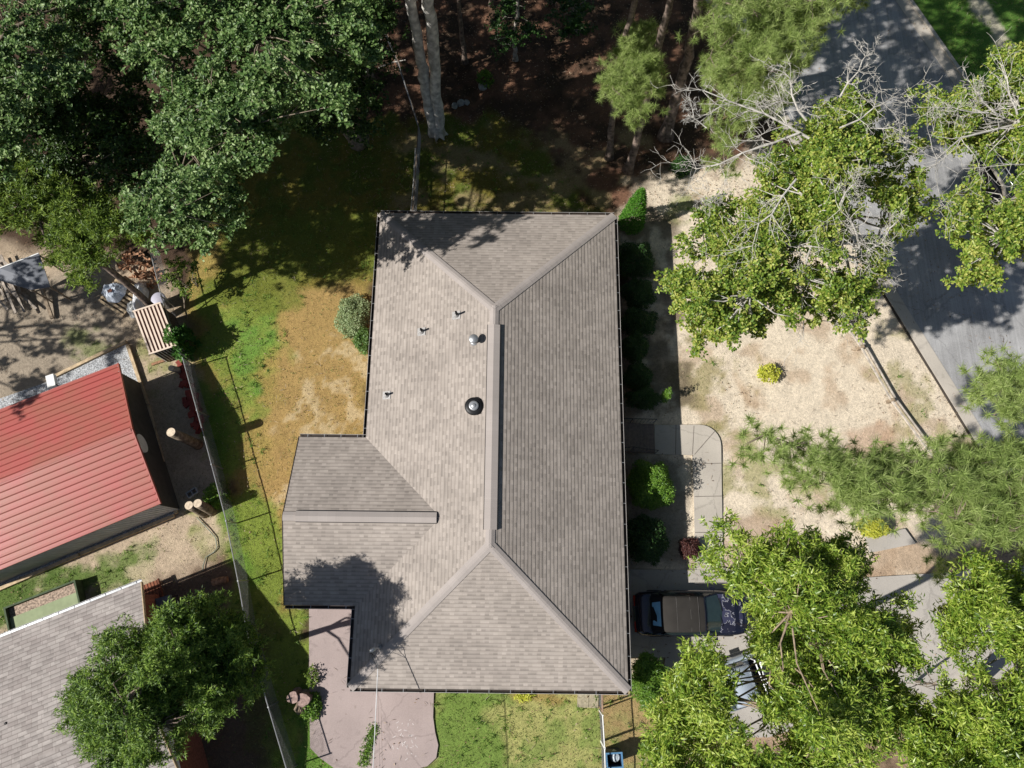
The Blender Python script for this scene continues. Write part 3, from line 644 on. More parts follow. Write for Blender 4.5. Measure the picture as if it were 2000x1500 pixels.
mb = MB(); c = Vector(SH(sw*.44, -.10, 1.9)); vs = [c]
ring = [tuple(c+ax*(.42*math.cos(a))+Vector((0, 0, .42*math.sin(a)))) for a in [2*math.pi*k/20 for k in range(20)]]
ring2 = [tuple(Vector(r)+lx*.06) for r in ring]
mb.add(ring+ring2, [tuple(range(20)), tuple(range(20, 40))[::-1]]+[(k, (k+1) % 20, 20+(k+1) % 20, 20+k) for k in range(20)])
mb.build('round_sign', M_white, shT)
# white box lamp standing at the north side of the shed
wl = thing('white_box', 'white box on a short bracket beside the north eave of the shed', 'box', P(104, 745, 1.2))
MB().box(-.22, .12, -.25, .3, -.1, .12, Matrix.Rotation(R(20), 4, 'Z')).build('body', M_white, wl)
MB().bar((.1, -.1, 0), (.7, -.45, .3), .05, .05).build('arm', M_dark, wl)
# timber border of the gravel pad
def timbers(pts, lab, w=.14, h=.14):
    t = thing('timber_edging', lab, 'edging', P(*pts[0]))
    for i in range(len(pts)-1):
        a, b = P(*pts[i])-t.location, P(*pts[i+1])-t.location; a.z = b.z = h/2; b = b-(b-a).normalized()*w*.52
        MB().bar(a, b, w, h).build('board', M_newwood, t)
timbers([(-60, 1177), (160, 1082), (345, 1006)], 'pale timber edging along the south side of the gravel pad')
timbers([(346, 1003), (290, 790), (250, 672)], 'timber edging down the east side of the gravel pad')
timbers([(248, 668), (105, 738)], 'timber edging along the north side of the gravel pad')

# ---------------------------------------------------------------- neighbour's house, lower left
M_sh2 = shingle('grey_brown_shingle', srgb(182, 174, 168, .84), srgb(160, 151, 146, .84), srgb(122, 111, 106, .8), .36, .16, .006, .1)
nb = thing('neighbour_house', 'grey-brown shingle gable roofed house with white gutter at the lower left', 'house', (-14.53, -.23, 0), math.atan2(2.05, 5.13))
V, Fs, UV = [], [], []
NL, ND, NE, NP = 13.0, 4.83, 2.4, .31
slope_rows(V, Fs, UV, [(-NL, -ND), (0, -ND), (0, 0), (-NL, 0)], (0, 0), (0, -1), NE, NP, .16, .012)
slope_rows(V, Fs, UV, [(-NL, -2*ND), (0, -2*ND), (0, -ND), (-NL, -ND)], (0, -2*ND), (0, 1), NE, NP, .16, .012)
r2 = roofmesh('roof', M_sh2, nb, V, Fs, UV)
capline('ridge_cap', (-NL, -ND, NE+ND*NP), (0, -ND, NE+ND*NP), .3, .04, M_sh2, r2, .3, .02)
MB().box(-NL+.2, -.35, -2*ND+.4, -.4, 0, 2.3).build('wall', M_brick, nb)
MB().add([(-.36, -.4, 2.3), (-.36, -2*ND+.4, 2.3), (-.36, -ND, 3.7), (-.30, -.4, 2.3), (-.30, -2*ND+.4, 2.3), (-.30, -ND, 3.7)], [(0, 1, 2), (5, 4, 3), (3, 4, 1, 0), (4, 5, 2, 1), (5, 3, 0, 2)]).build('gable_wall', M_white, nb)
mb = MB(); mb.bar((.015, 0, NE-.06), (.015, -ND, NE+ND*NP-.06), .03, .15); mb.bar((.015, -2*ND, NE-.06), (.015, -ND, NE+ND*NP-.06), .03, .15); mb.build('rake_board', M_newwood, nb)
gutter((-NL, .01), (0, .01), (0, 1), NE-.07, nb, M_galv, .62)
window(-2.5, -.4, 0, 1, 1.2, nb); window(-6.5, -.4, 0, 1, 1.2, nb)
pv = P(18, 1411, 3.2)
t = thing('vent_pipe', 'short black vent pipe on the grey-brown roof at the lower left', 'vent pipe', pv)
MB().lathe([(.05, -.25), (.05, .2)], 12).build('pipe', M_black, t, True)
MB().lathe([(.12, -.22), (.1, -.1), (.05, -.02)], 12).build('collar', M_black, t, True)
# brown deck, grill, cellar hatch, lid
dk = thing('deck', 'red-brown board deck behind the corner of the grey-brown roof', 'deck', P(305, 1195), math.atan2(2.05, 5.13))
mb = MB()
for i in range(12): mb.box(-.6, .55, -1.2+i*.2, -1.2+i*.2+.18, .35, .4)
mb.build('boards', mat('deck_brown', srgb(150, 92, 66, .8), .8, 0, .2, 7), dk)
mb = MB()
for i in range(9): mb.box(-.55+i*.13, -.53+i*.13, -1.2, 1.2, .402, .415)
mb.box(.55, .6, -1.22, 1.22, .3, .42).build('trim', mat('deck_trim', srgb(110, 64, 46, .8), .8), dk)
mb = MB()
for x in (-.5, .5):
    for y in (-1.1, 1.1): mb.box(x-.04, x+.04, y-.04, y+.04, 0, .35)
mb.build('posts', M_wood, dk)
gr = thing('grill', 'grey covered grill on legs beside the brown deck', 'grill', P(336, 1176), R(15))
MB().box(-.3, .3, -.24, .24, .62, .84).box(-.24, .24, -.19, .19, .84, .9).build('lid', mat('grill_grey', (.16, .18, .21), .5, .2), gr)
mb = MB()
for x in (-.26, .26):
    for y in (-.2, .2): mb.tube([(x, y, 0), (x*.9, y*.9, .64)], .02, 6)
mb.build('legs', M_dark, gr)
MB().tube([(-.25, -.3, .7), (.02, -.36, .7), (.1, -.62, .35)], .02, 6).build('handle', M_galv, gr)
hc = thing('cellar_hatch', 'dark cellar hatch with yellow wooden rim by the lower left house', 'hatch', P(372, 1475), R(20))
MB().box(-.45, .45, -.35, .35, 0, .35).build('panel', M_dark, hc)
mb = MB(); mb.box(-.5, .5, -.42, -.352, 0, .4).box(.452, .52, -.35, .4, 0, .4); mb.build('rim', mat('yellow_wood', srgb(200, 170, 80, .8), .8), hc)
tag(MB().lathe([(.14, 0), (.15, .3), (.16, .31), (.02, .34)], 18, tuple(P(388, 1482))).build('bucket_lid', M_galv, None, True), 'small round grey bucket with lid beside the cellar hatch', 'bucket')
gb = thing('garden_bed', 'raised green timber garden bed half filled with soil', 'garden bed', P(98, 1190), math.atan2(2.05, 5.13))
mg = mat('green_timber', srgb(88, 104, 76, .7), .8, 0, .2, 5)
MB().box(-1.5, 1.5, .62, .69, 0, .5).box(-1.5, 1.5, -.69, -.62, 0, .5).box(-1.5, -1.43, -.62, .62, 0, .5).box(1.43, 1.5, -.62, .62, 0, .5).build('frame', mg, gb)
MB().box(-1.42, 1.42, -.61, .2, 0, .36).build('board_cover', mat('pale_green_board', srgb(158, 170, 132, .8), .8, 0, .08, 4), gb)
MB().box(-1.42, 1.42, .201, .61, 0, .3).build('soil', mat('bed_soil', (.34, .26, .2), .95, 0, .5, 14, .8), gb)

# ---------------------------------------------------------------- foliage
def unit(a): return a/(np.linalg.norm(a, axis=-1, keepdims=True)+1e-9)
TEMPL = {  # name: (points (x along leaf, y across, z up) in leaf lengths/widths, faces)
 'broad': (np.array([(0, 0, 0), (.45, -.5, .04), (.8, -.36, -.03), (1, 0, -.14), (.8, .36, -.03), (.45, .5, .04)]), [(0, 1, 2, 3), (0, 3, 4, 5)]),
 'narrow': (np.array([(0, 0, 0), (.45, -.5, .05), (1, 0, -.12), (.45, .5, .05)]), [(0, 1, 2, 3)]),
 'needle': (np.array([(0, -.5, 0), (1, 0, -.06), (0, .5, 0)]), [(0, 1, 2)]),
 'blade': (np.array([(0, -.5, 0), (1, 0, -.1), (0, .5, 0)]), [(0, 1, 2)])}
def leafcloud(name, T, D, kind, Ln, Wd, k, spread, flat, m, parent, rs, jit=.03, ljit=.3):
    """T tips (N,3), D outward direction; k leaves in a rosette at each tip"""
    N = len(T); T = np.repeat(T, k, 0)+rs.randn(N*k, 3)*jit; D = np.repeat(unit(D), k, 0)
    r = unit(rs.randn(N*k, 3)); r[:, 2] = r[:, 2]*(1-flat)+.12
    d = unit(D*(1-spread)+unit(r)*spread)
    nrm = unit(np.array([0, 0, 1.])[None]+rs.randn(N*k, 3)*.42+D*.25)
    s = unit(np.cross(nrm, d)); nn = np.cross(d, s)
    L = (Ln*(1+ljit*(rs.rand(N*k)*2-1)))[:, None]; w = (Wd*(1+.3*(rs.rand(N*k)*2-1)))[:, None]
    tp, fc = TEMPL[kind]
    V = T[:, None, :]+d[:, None, :]*(tp[None, :, 0:1]*L[:, None])+s[:, None, :]*(tp[None, :, 1:2]*w[:, None])+nn[:, None, :]*(tp[None, :, 2:3]*L[:, None])
    return npmesh(name, V, len(tp), fc, m, parent)
def inpoly(x, y, poly):
    c = np.zeros(len(x), bool); n = len(poly)
    for i in range(n):
        ax, ay = poly[i]; bx, by = poly[(i+1) % n]
        c ^= ((ay > y) != (by > y)) & (x < (bx-ax)*(y-ay)/(by-ay+1e-12)+ax)
    return c
def fillz(poly, zlo, zhi, cr, cov, rs, holes=(), ztilt=None, lobe=.8):
    """centres of leaf clusters spread through a crown"""
    xs_, ys_ = [p[0] for p in poly], [p[1] for p in poly]
    zm = (zlo+zhi)/2; area = abs(sum(poly[i][0]*poly[(i+1) % len(poly)][1]-poly[(i+1) % len(poly)][0]*poly[i][1] for i in range(len(poly))))/2
    sc = F/(CAMH-zm)*(math.cos(TH)+(np.mean(ys_)-750)/F*math.sin(TH)); n = int(cov*area/sc**2/(math.pi*cr*cr))
    M = n*12+200; x = rs.uniform(min(xs_), max(xs_), M); y = rs.uniform(min(ys_), max(ys_), M)
    R_l = lobe*sc; ok = inpoly(x, y, poly); lx_, ly_ = x[ok][:max(3, int(n*cr*cr/(lobe*lobe)*1.1))], y[ok][:max(3, int(n*cr*cr/(lobe*lobe)*1.1))]
    lz = rs.rand(len(lx_)); pk = rs.randint(0, len(lx_), M); a_ = rs.rand(M)*6.283; rr_ = rs.rand(M)**.5
    x = lx_[pk]+np.cos(a_)*rr_*R_l; y = ly_[pk]+np.sin(a_)*rr_*R_l; hz = .55*lz[pk]+.45*(1-rr_**2)-.12*rs.rand(M)
    ok = inpoly(x, y, poly)
    for h in holes: ok &= ~inpoly(x, y, h)
    x, y, hz = x[ok][:n], y[ok][:n], hz[ok][:n]
    d = sdf(x, y, poly)/sc; dn = np.clip(d/(cr*4.5), 0, 1)
    z = zlo+(zhi-zlo)*np.clip(hz*(.5+.5*np.sqrt(dn))-.45*(rs.rand(len(x)) < .22), 0, 1)
    if ztilt: z = z+(x-np.mean(xs_))*ztilt[0]+(y-np.mean(ys_))*ztilt[1]
    return PN(x, y, z)
def clusters(C, cr, tips, rs, flat=.55):
    N = len(C); q = 5; ray = rs.randn(N, q, 3); ray[:, :, 2] = ray[:, :, 2]*.45+.1; ray = unit(ray); pick = rs.randint(0, q, (N, tips))
    r = ray[np.arange(N)[:, None], pick].reshape(N*tips, 3); rad = .15+1.15*rs.rand(N*tips, 1); r = r+rs.randn(N*tips, 3)*(.30-.13*rad)
    sz = np.repeat(cr*(.65+.7*rs.rand(N)), tips)[:, None]
    off = r*rad*sz; off[:, 2] *= flat
    return np.repeat(C, tips, 0)+off, r*rad+np.array([0, 0, .25])
KINDS = {  # leaf kind, length, width, leaves per rosette, spread, flat, jitter
 'oak': ('broad', .13, .075, 6, .8, .5, .03), 'post_oak': ('broad', .10, .06, 7, .75, .4, .04),
 'willow': ('narrow', .15, .034, 8, .75, .3, .04), 'pine': ('needle', .24, .017, 44, .8, .1, .015),
 'cedar': ('narrow', .18, .036, 8, .65, .3, .04), 'small': ('narrow', .07, .04, 6, .8, .3, .03),
 'arbor': ('narrow', .11, .04, 6, .5, .2, .03)}
def limbs(mb, base, top, C, rt, rs, nodes=9, thin=.015, twigs=True, lean=None):
    base, top = Vector(base), Vector(top); pts = [base]
    m = 7
    for i in range(1, m+1):
        t = i/m; q = base.lerp(top, t); q += Vector((rs.randn(), rs.randn(), 0))*.06*math.sin(math.pi*t)*(top-base).length*.12; pts.append(q)
    rr = [rt*1.45]+[rt*(1-.55*i/m) for i in range(1, m+1)]
    pts.insert(1, base.lerp(pts[1], .16)); rr.insert(1, rt*1.05)
    mb.tube(pts, rr, 10)
    if len(C) == 0: return
    nid = rs.choice(len(C), min(nodes, len(C)), False); Nn = []
    for k in nid:
        c = Vector(C[k]); c.z -= .5; a = pts[rs.randint(len(pts)-4, len(pts))]
        mid = a.lerp(c, .5)+Vector((rs.randn()*.25, rs.randn()*.25, .25)); L = (c-a).length
        p3 = a.lerp(mid, .5)+Vector((rs.randn()*.1, rs.randn()*.1, .05*L)); p4 = mid.lerp(c, .5)+Vector((rs.randn()*.1, rs.randn()*.1, .1))
        r0 = min(.085, rt*.3); mb.tube([a, p3, mid, p4, c], [r0, r0*.8, r0*.62, r0*.42, r0*.25], 7); Nn += [p3, mid, p4, c]
    if twigs:
        NA = np.array([tuple(v) for v in Nn])
        for c in C:
            j = np.argmin(((NA-c)**2).sum(1)); a = Vector(NA[j]); c = Vector(c)
            if (c-a).length > 5: continue
            mid = a.lerp(c, .5)+Vector((rs.randn()*.12, rs.randn()*.12, .08))
            mb.tube([a, mid, c], [thin*2, thin*1.4, thin*.6], 4, False)
def tree(name, label, cat, base, poly, zlo, zhi, kind, lm, bm, rt, seed, cov=2.4, cr=.6, tips=26, holes=(), group=None, top=None, nodes=9, base_z=0, twigs=True, flat=.55, ztilt=None, lscale=1.0, kk=None, extra=None, lobe=.8):
    rs = np.random.RandomState(seed); b = P(base[0], base[1], base_z) if len(base) == 2 else Vector(base)
    C = fillz(poly, zlo, zhi, cr, cov, rs, holes, ztilt, lobe)
    if extra is not None: C = np.concatenate([C, extra])
    if top is None: q = C.mean(0); top = (q[0]*.8+b.x*.2, q[1]*.8+b.y*.2, zlo+(zhi-zlo)*.2)
    t = thing(name, label, cat, b, 0, group)
    mb = MB(); limbs(mb, b, top, C, rt, rs, nodes, twigs=twigs); mb.v = [(v[0]-b.x, v[1]-b.y, v[2]-b.z) for v in mb.v]
    mb.build('trunk', bm, t, True)
    T, D = clusters(C, cr, tips, rs, flat); kd = KINDS[kind]
    leafcloud('crown', T-np.array(b), D, kd[0], kd[1]*lscale, kd[2]*lscale, kk or kd[3], kd[4], kd[5], lm, t, rs, kd[6])
    return t, C, b

G_oak = leafmat('oak_leaf', [(.035, .08, .018), (.075, .15, .035), (.16, .26, .075), (.30, .40, .16)], .28, .45, .36)
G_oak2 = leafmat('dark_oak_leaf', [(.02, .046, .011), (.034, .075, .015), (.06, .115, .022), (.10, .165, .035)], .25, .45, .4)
G_post = leafmat('post_oak_leaf', [(.07, .14, .02), (.16, .26, .035), (.29, .38, .055), (.46, .47, .12)], .35, .42, .45)
G_will = leafmat('willow_oak_leaf', [(.08, .16, .018), (.18, .29, .03), (.32, .43, .055), (.50, .58, .13)], .35, .4, .5)
G_pine = leafmat('pine_needle', [(.16, .23, .065), (.25, .34, .095), (.35, .45, .14), (.47, .54, .23)], .45, .55, .15)
G_cedar = leafmat('cedar_spray', [(.03, .07, .012), (.08, .16, .02), (.18, .30, .04), (.30, .43, .08)], .3, .5, .35)
G_olive = leafmat('olive_spray', [(.05, .09, .015), (.10, .17, .022), (.17, .26, .035), (.25, .34, .055)], .3, .5, .3)
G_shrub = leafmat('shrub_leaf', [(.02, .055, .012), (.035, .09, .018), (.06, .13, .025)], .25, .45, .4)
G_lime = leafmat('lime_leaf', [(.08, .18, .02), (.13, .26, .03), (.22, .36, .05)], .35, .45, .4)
G_yel = leafmat('yellow_leaf', [(.32, .38, .04), (.5, .52, .06), (.62, .6, .12)], .3, .5, .3)
G_pur = leafmat('purple_leaf', [(.05, .018, .018), (.09, .035, .03), (.13, .06, .045)], .2, .5, .3)

# the big oaks and the wood at the upper left
TG = 'oaks of the wood behind the house'
tree('oak_tree', 'huge grey-green oak with a lobed crown hanging over the shaded west lawn', 'tree', (700, 275),
     [(210, -60), (720, -60), (742, 60), (700, 130), (690, 190), (655, 215), (590, 225), (545, 240), (505, 300), (505, 345), (478, 372), (455, 380), (470, 440), (440, 482), (380, 488), (350, 470), (290, 468), (240, 440), (225, 400), (240, 345), (290, 345), (345, 300), (322, 215), (330, 160), (300, 130), (265, 120), (240, 70), (150, 40)],
     9.0, 13.4, 'oak', G_oak, M_twig, .42, 11, 6, .5, 46, holes=[[(350, 300), (400, 310), (390, 345), (345, 345)], [(330, 120), (400, 10), (440, 40), (380, 140)], [(300, 350), (330, 350), (340, 385), (310, 390)]], group=TG, top=(-9.8, 20.0, 8.8), nodes=16, ztilt=(.001, -.0042), lscale=1.0)
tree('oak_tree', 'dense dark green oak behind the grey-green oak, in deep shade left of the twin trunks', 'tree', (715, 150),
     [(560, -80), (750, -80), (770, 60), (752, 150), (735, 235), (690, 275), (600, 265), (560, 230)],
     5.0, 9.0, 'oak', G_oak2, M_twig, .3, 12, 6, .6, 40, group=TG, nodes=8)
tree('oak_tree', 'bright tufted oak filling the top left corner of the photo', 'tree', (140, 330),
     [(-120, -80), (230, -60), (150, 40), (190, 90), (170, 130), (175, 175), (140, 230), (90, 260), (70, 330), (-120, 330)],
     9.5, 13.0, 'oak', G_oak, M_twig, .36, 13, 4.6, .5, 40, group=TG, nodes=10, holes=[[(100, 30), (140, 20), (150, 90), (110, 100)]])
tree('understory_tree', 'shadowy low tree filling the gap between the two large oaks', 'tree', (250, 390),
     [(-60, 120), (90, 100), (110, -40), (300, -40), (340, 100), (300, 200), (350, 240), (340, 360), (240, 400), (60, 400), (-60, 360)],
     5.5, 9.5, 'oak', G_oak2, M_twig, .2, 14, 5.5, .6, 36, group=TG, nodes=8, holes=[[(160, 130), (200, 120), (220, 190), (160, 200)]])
tree('cedar_tree', 'olive green cedar with a leaning brown trunk above the tarp covered pallet', 'tree', (322, 622),
     [(-60, 330), (60, 320), (150, 350), (230, 390), (290, 450), (300, 490), (240, 470), (190, 500), (165, 570), (115, 575), (85, 530), (85, 480), (50, 440), (-20, 440), (-60, 420)],
     6.0, 9.5, 'cedar', G_olive, M_barkd, .17, 15, 6.0, .45, 40, top=(-17.5, 13.2, 7.4), nodes=10)
tree('low_tree', 'small green tree growing over the wire fence beside the round grey lid', 'tree', (365, 620),
     [(330, 520), (375, 515), (400, 545), (405, 580), (375, 590), (330, 575), (312, 560)], 1.2, 2.6, 'oak', G_olive, M_twig, .04, 16, 1.6, .3, 16, nodes=4, lscale=.75)

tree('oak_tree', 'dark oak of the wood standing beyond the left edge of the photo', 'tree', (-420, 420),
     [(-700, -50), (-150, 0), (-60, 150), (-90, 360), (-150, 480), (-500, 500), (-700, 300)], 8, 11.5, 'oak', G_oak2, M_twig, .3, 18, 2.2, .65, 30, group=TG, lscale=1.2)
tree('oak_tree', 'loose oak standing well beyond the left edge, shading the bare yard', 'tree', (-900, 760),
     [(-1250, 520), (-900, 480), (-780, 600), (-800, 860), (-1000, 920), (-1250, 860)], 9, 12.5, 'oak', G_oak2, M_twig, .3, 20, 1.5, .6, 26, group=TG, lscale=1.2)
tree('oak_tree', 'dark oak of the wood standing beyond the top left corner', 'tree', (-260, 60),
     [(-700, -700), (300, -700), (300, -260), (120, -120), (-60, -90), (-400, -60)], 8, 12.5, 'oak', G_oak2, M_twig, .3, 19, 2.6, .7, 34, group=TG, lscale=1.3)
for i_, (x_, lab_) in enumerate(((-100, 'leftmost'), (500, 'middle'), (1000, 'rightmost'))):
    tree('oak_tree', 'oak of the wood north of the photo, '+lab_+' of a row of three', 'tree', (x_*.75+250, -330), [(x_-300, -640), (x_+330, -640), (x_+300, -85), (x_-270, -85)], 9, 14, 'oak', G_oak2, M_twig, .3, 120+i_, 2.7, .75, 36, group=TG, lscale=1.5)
# twin trunk tree and other trunks of the wood
def trunk(mb, pts, rs_, b, n=12):
    mb.tube([Vector(p)-b for p in pts], rs_, n)
b = P(856, 262)
t = thing('twin_trunk_tree', 'tall tree with two pale grey trunks rising from one base north of the house', 'tree', b)
mb = MB(); rs = np.random.RandomState(5)
def spine(pxs, r0, r1, wob=.03):
    pts = [P(x, y, z) for x, y, z in pxs]; out = []; rr = []
    for i in range(len(pts)-1):
        for k in range(5):
            tt = k/5; out.append(pts[i].lerp(pts[i+1], tt)+Vector((rs.randn()*wob, rs.randn()*wob, 0)))
    out.append(pts[-1]); n = len(out)
    for i in range(n): rr.append((r0+(r1-r0)*i/(n-1))*(1+.05*rs.randn()))
    return out, rr
o1, r1_ = spine([(846, 262, 0), (833, 175, 2.5), (822, 110, 4.6), (797, -20, 8.5), (783, -120, 11.5), (776, -180, 14)], .27, .16)
o2, r2_ = spine([(860, 262, 0), (852, 190, 2.2), (845, 60, 6.2), (832, -20, 8.8), (826, -130, 12), (822, -180, 14)], .28, .17)
trunk(mb, o1, r1_, b); trunk(mb, o2, r2_, b)
for k in range(7):
    a = k/7*2*math.pi; q = Vector((math.cos(a)*.48, math.sin(a)*.4, -.05)); mb.tube([Vector((0, 0, .55)), q*.45+Vector((0, 0, .18)), q], [.2, .15, .04], 8)
for (i, dr_) in ((14, 1), (18, -1)):
    q = o1[i]-b; mb.tube([q, q+Vector((dr_*.8, .5, .6)), q+Vector((dr_*1.8, 1.0, 1.6))], [.09, .06, .03], 7)
mb.build('trunk', mat('pale_bark', (.50, .48, .44), .95, 0, .35, 4, 1.0, 14), t, True)
rs = np.random.RandomState(21)
C = np.array([tuple(o1[-1])])+np.stack([rs.uniform(-6.5, 7, 190), rs.uniform(-1.5, 7, 190), rs.uniform(-1.5, 3, 190)], -1)
T, D = clusters(C, .7, 40, rs); leafcloud('crown', T-np.array(b), D, 'broad', .19, .11, 5, .8, .5, G_oak2, t, rs)

def pole_tree(lab, pts, r0, r1, crown=None, m=M_barkd, name='pine_tree', seed=1, mat_=None, kind='pine', tips=5, group=None, kk=None, extra=None):
    global rs
    rs = np.random.RandomState(seed); b = P(pts[0][0], pts[0][1]); t = thing(name, lab, 'tree', b, 0, group)
    o, rr = spine(pts, r0, r1); rr[0] *= 1.5; rr[1] *= 1.12
    mb = MB(); trunk(mb, o, rr, b)
    if crown:
        C = []
        for (poly, z0, z1, cr, cov, hol) in crown: C.append(fillz(poly, z0, z1, cr, cov, rs, hol))
        C = np.concatenate(C); NA = np.array([tuple(v) for v in o])
        # main boughs to spread nodes, thin twigs to every tuft
        nid = rs.choice(len(C), min(len(C), 26), False); Nn = [Vector(v) for v in NA[len(NA)//3:]]
        nid = sorted(nid, key=lambda k: float(((NA-C[k])**2).sum(1).min()))
        for k in nid:
            c = Vector(C[k]); a = min(Nn, key=lambda v: (v-c).length+(6 if v.z > c.z+.8 else 0)); mid = a.lerp(c, .5)+Vector((rs.randn()*.25, rs.randn()*.25, -.06*(c-a).length)); c = c-Vector((0, 0, .3))
            r_ = min(.05, .018+.006*(c-a).length); mb.tube([a-b, a.lerp(mid, .5)-b, mid-b, c-b], [r_, r_*.85, r_*.6, r_*.3], 6); Nn += [a.lerp(mid, .5), mid, mid.lerp(c, .5), c]
        NB = np.array([tuple(v) for v in Nn])
        for c in C:
            j = np.argmin(((NB-c)**2).sum(1)); a = Vector(NB[j]); c = Vector(c)
            if .1 < (c-a).length < 4: mb.tube([a-b, a.lerp(c, .5)-b+Vector((0, 0, .05)), c-b], [.016, .012, .006], 4, False)
        T, D = clusters(C, .42 if kind == 'pine' else .5, tips, rs, .6); kd = KINDS[kind]
        D = D+np.array([0, 0, .5])
        leafcloud('crown', T-np.array(b), D, kd[0], kd[1], kd[2], kk or kd[3], kd[4], kd[5], mat_ or G_pine, t, rs, kd[6])
    mb.build('trunk', m, t, True); return t
PG = 'tall pines north-east of the house'
pole_tree('pine with a slim leaning trunk, leftmost of the three pines near the roof corner', [(1190, 308, 0), (1197, 225, 2.6), (1208, 120, 5.5), (1235, 20, 8.5), (1262, -90, 12)], .17, .09,
          [([(1225, 50), (1262, 30), (1285, 60), (1272, 110), (1290, 160), (1292, 215), (1262, 240), (1225, 228), (1205, 200), (1175, 185), (1165, 160), (1180, 125), (1215, 112)], 6.0, 8.2, .32, 6.12, [])], seed=31, tips=7, group=PG)
pole_tree('pine with a straight grey trunk in the middle of the three near the roof corner', [(1226, 335, 0), (1250, 250, 2.3), (1275, 130, 5.6), (1312, -10, 9.5), (1330, -110, 12.5)], .2, .12,
          [([(1240, -140), (1360, -140), (1370, -40), (1300, -30)], 11, 13, .35, 2.4, [])], seed=32, group=PG)
pole_tree('pine with the thickest furrowed trunk, leaning right, beside the front yard', [(1300, 268, 0), (1318, 200, 1.8), (1345, 110, 4.5), (1366, 0, 8), (1392, -90, 11.5)], .30, .15,
          [([(1365, -60), (1710, -60), (1685, 15), (1600, 40), (1598, 70), (1560, 80), (1580, 110), (1560, 160), (1520, 165), (1500, 130), (1440, 160), (1370, 150), (1365, 90), (1350, 70)], 9.5, 12.5, .36, 6.5, [])], seed=33, tips=6, group=PG)
pole_tree('tall pine beyond the top edge whose shade falls on the street', [(1500, -160, 0), (1560, -320, 4), (1640, -560, 9)], .3, .14,
          [([(1250, -600), (2400, -600), (2400, -100), (1800, -80), (1250, -110)], 11.5, 15, .6, 6.5, [])], seed=36, tips=12, group=PG, kk=26)
pole_tree('pine of long soft boughs behind the bleached branches at the top', [(1395, 262, 0), (1430, 150, 3.2), (1470, 60, 5.5), (1520, -60, 9)], .18, .1,
          [([(1370, 110), (1480, 130), (1530, 170), (1560, 200), (1480, 220), (1450, 260), (1430, 310), (1415, 350), (1390, 340), (1385, 250), (1370, 180)], 5.0, 8.0, .36, 3.96, [])], seed=34, tips=6, group=PG)
pole_tree('slender dark trunk right of the twin grey trunks in the wood', [(908, 122, 0), (902, 60, 2), (893, -30, 5), (885, -120, 8)], .13, .08, [([(840, -200), (960, -190), (950, -70), (850, -70)], 8, 11, .5, 2, [])], M_barkd, 'slender_tree', 41, G_oak2, 'oak', 22)
pole_tree('small understory tree with a short grey stem in the middle of the wood', [(1006, 118, 0), (1005, 85, 1.0), (1010, 30, 2.8), (1014, -20, 4)], .12, .06,
          [([(985, -30), (1030, -30), (1035, 40), (1062, 60), (1040, 85), (975, 88), (955, 60), (985, 20)], 1.8, 4.2, .34, 1.8, [])], M_bark, 'understory_tree', 42, G_shrub, 'oak', 18)
tree('understory_tree', 'dark leafy small tree at the top centre of the wood, left of the pines', 'tree', (1128, 60), [(1080, -60), (1210, -60), (1205, 10), (1160, 28), (1165, 75), (1130, 85), (1100, 70), (1085, 20)], 2, 5, 'oak', G_shrub, M_bark, .1, 43, 2.0, .42, 22, nodes=6)
for i, (x, y, z) in enumerate(((960, 10, 0), (1075, 6, 0), (752, 20, 0), (1400, 150, 0))):
    labs = ['bare dark trunk close behind the slender tree in the wood', 'thin bare trunk behind the small grey stem', 'thin dark trunk hidden behind the shaded oak at the top', 'thin bare trunk leaning beside the thickest pine']
    pole_tree(labs[i], [(x, y, 0), (x+(x-1000)*.09, y-100, 3), (x+(x-1000)*.2, y-230, 7)], .11, .07, None, M_barkd, 'bare_tree', 60+i)

# oaks with bleached limbs over the front yard and the street
def deadwood(mb, b, a, d, L, r, dep, rs_, bend=.25):
    pts = [Vector(a)]; dd = Vector(d).normalized(); n = 4
    for i in range(n):
        dd = (dd+Vector((rs_.randn(), rs_.randn(), rs_.randn()*.5))*bend).normalized(); pts.append(pts[-1]+dd*L/n)
    r = max(r, .0062); mb.tube([p-b for p in pts], [r*(1-.6*i/n) for i in range(n+1)], 5 if r > .02 else 4, False)
    if dep > 0:
        for k in range(rs_.randint(2, 5)):
            i = rs_.randint(1, n+1); o = Vector((rs_.randn(), rs_.randn(), rs_.randn()*.5)).normalized()
            deadwood(mb, b, pts[i], dd*.55+o*.75, L*rs_.uniform(.4, .7), r*(1-.6*i/n)*.62, dep-1, rs_, bend)
def bleached(t, b, specs, seed):
    rs_ = np.random.RandomState(seed); mb = MB()
    for (x0, y0, z0, x1, y1, z1, r, dep) in specs:
        r *= .62; a = P(x0, y0, z0); c = P(x1, y1, z1); mid = a.lerp(c, .5)+Vector((rs_.randn()*.15, rs_.randn()*.15, .1)); L = (c-a).length
        q1 = a.lerp(mid, .5)+Vector((rs_.randn()*.06, rs_.randn()*.06, 0)); q2 = mid.lerp(c, .5)+Vector((rs_.randn()*.08, rs_.randn()*.08, 0)); ps = [a, q1, mid, q2, c]
        mb.tube([p-b for p in ps], [r, r*.85, r*.7, r*.5, r*.3], 7, False)
        for i in range(1, 5):
            for k in range(4 if dep > 1 else 3):
                o = Vector((rs_.randn(), rs_.randn(), rs_.randn()*.4)).normalized()
                deadwood(mb, b, ps[i], (c-a).normalized()*.6+o*.8, min(1.5, L*.5)*rs_.uniform(.5, 1), r*.42*(1-.12*i), min(dep, 2), rs_)
    return mb.build('dead_branches', M_dead, t, False)
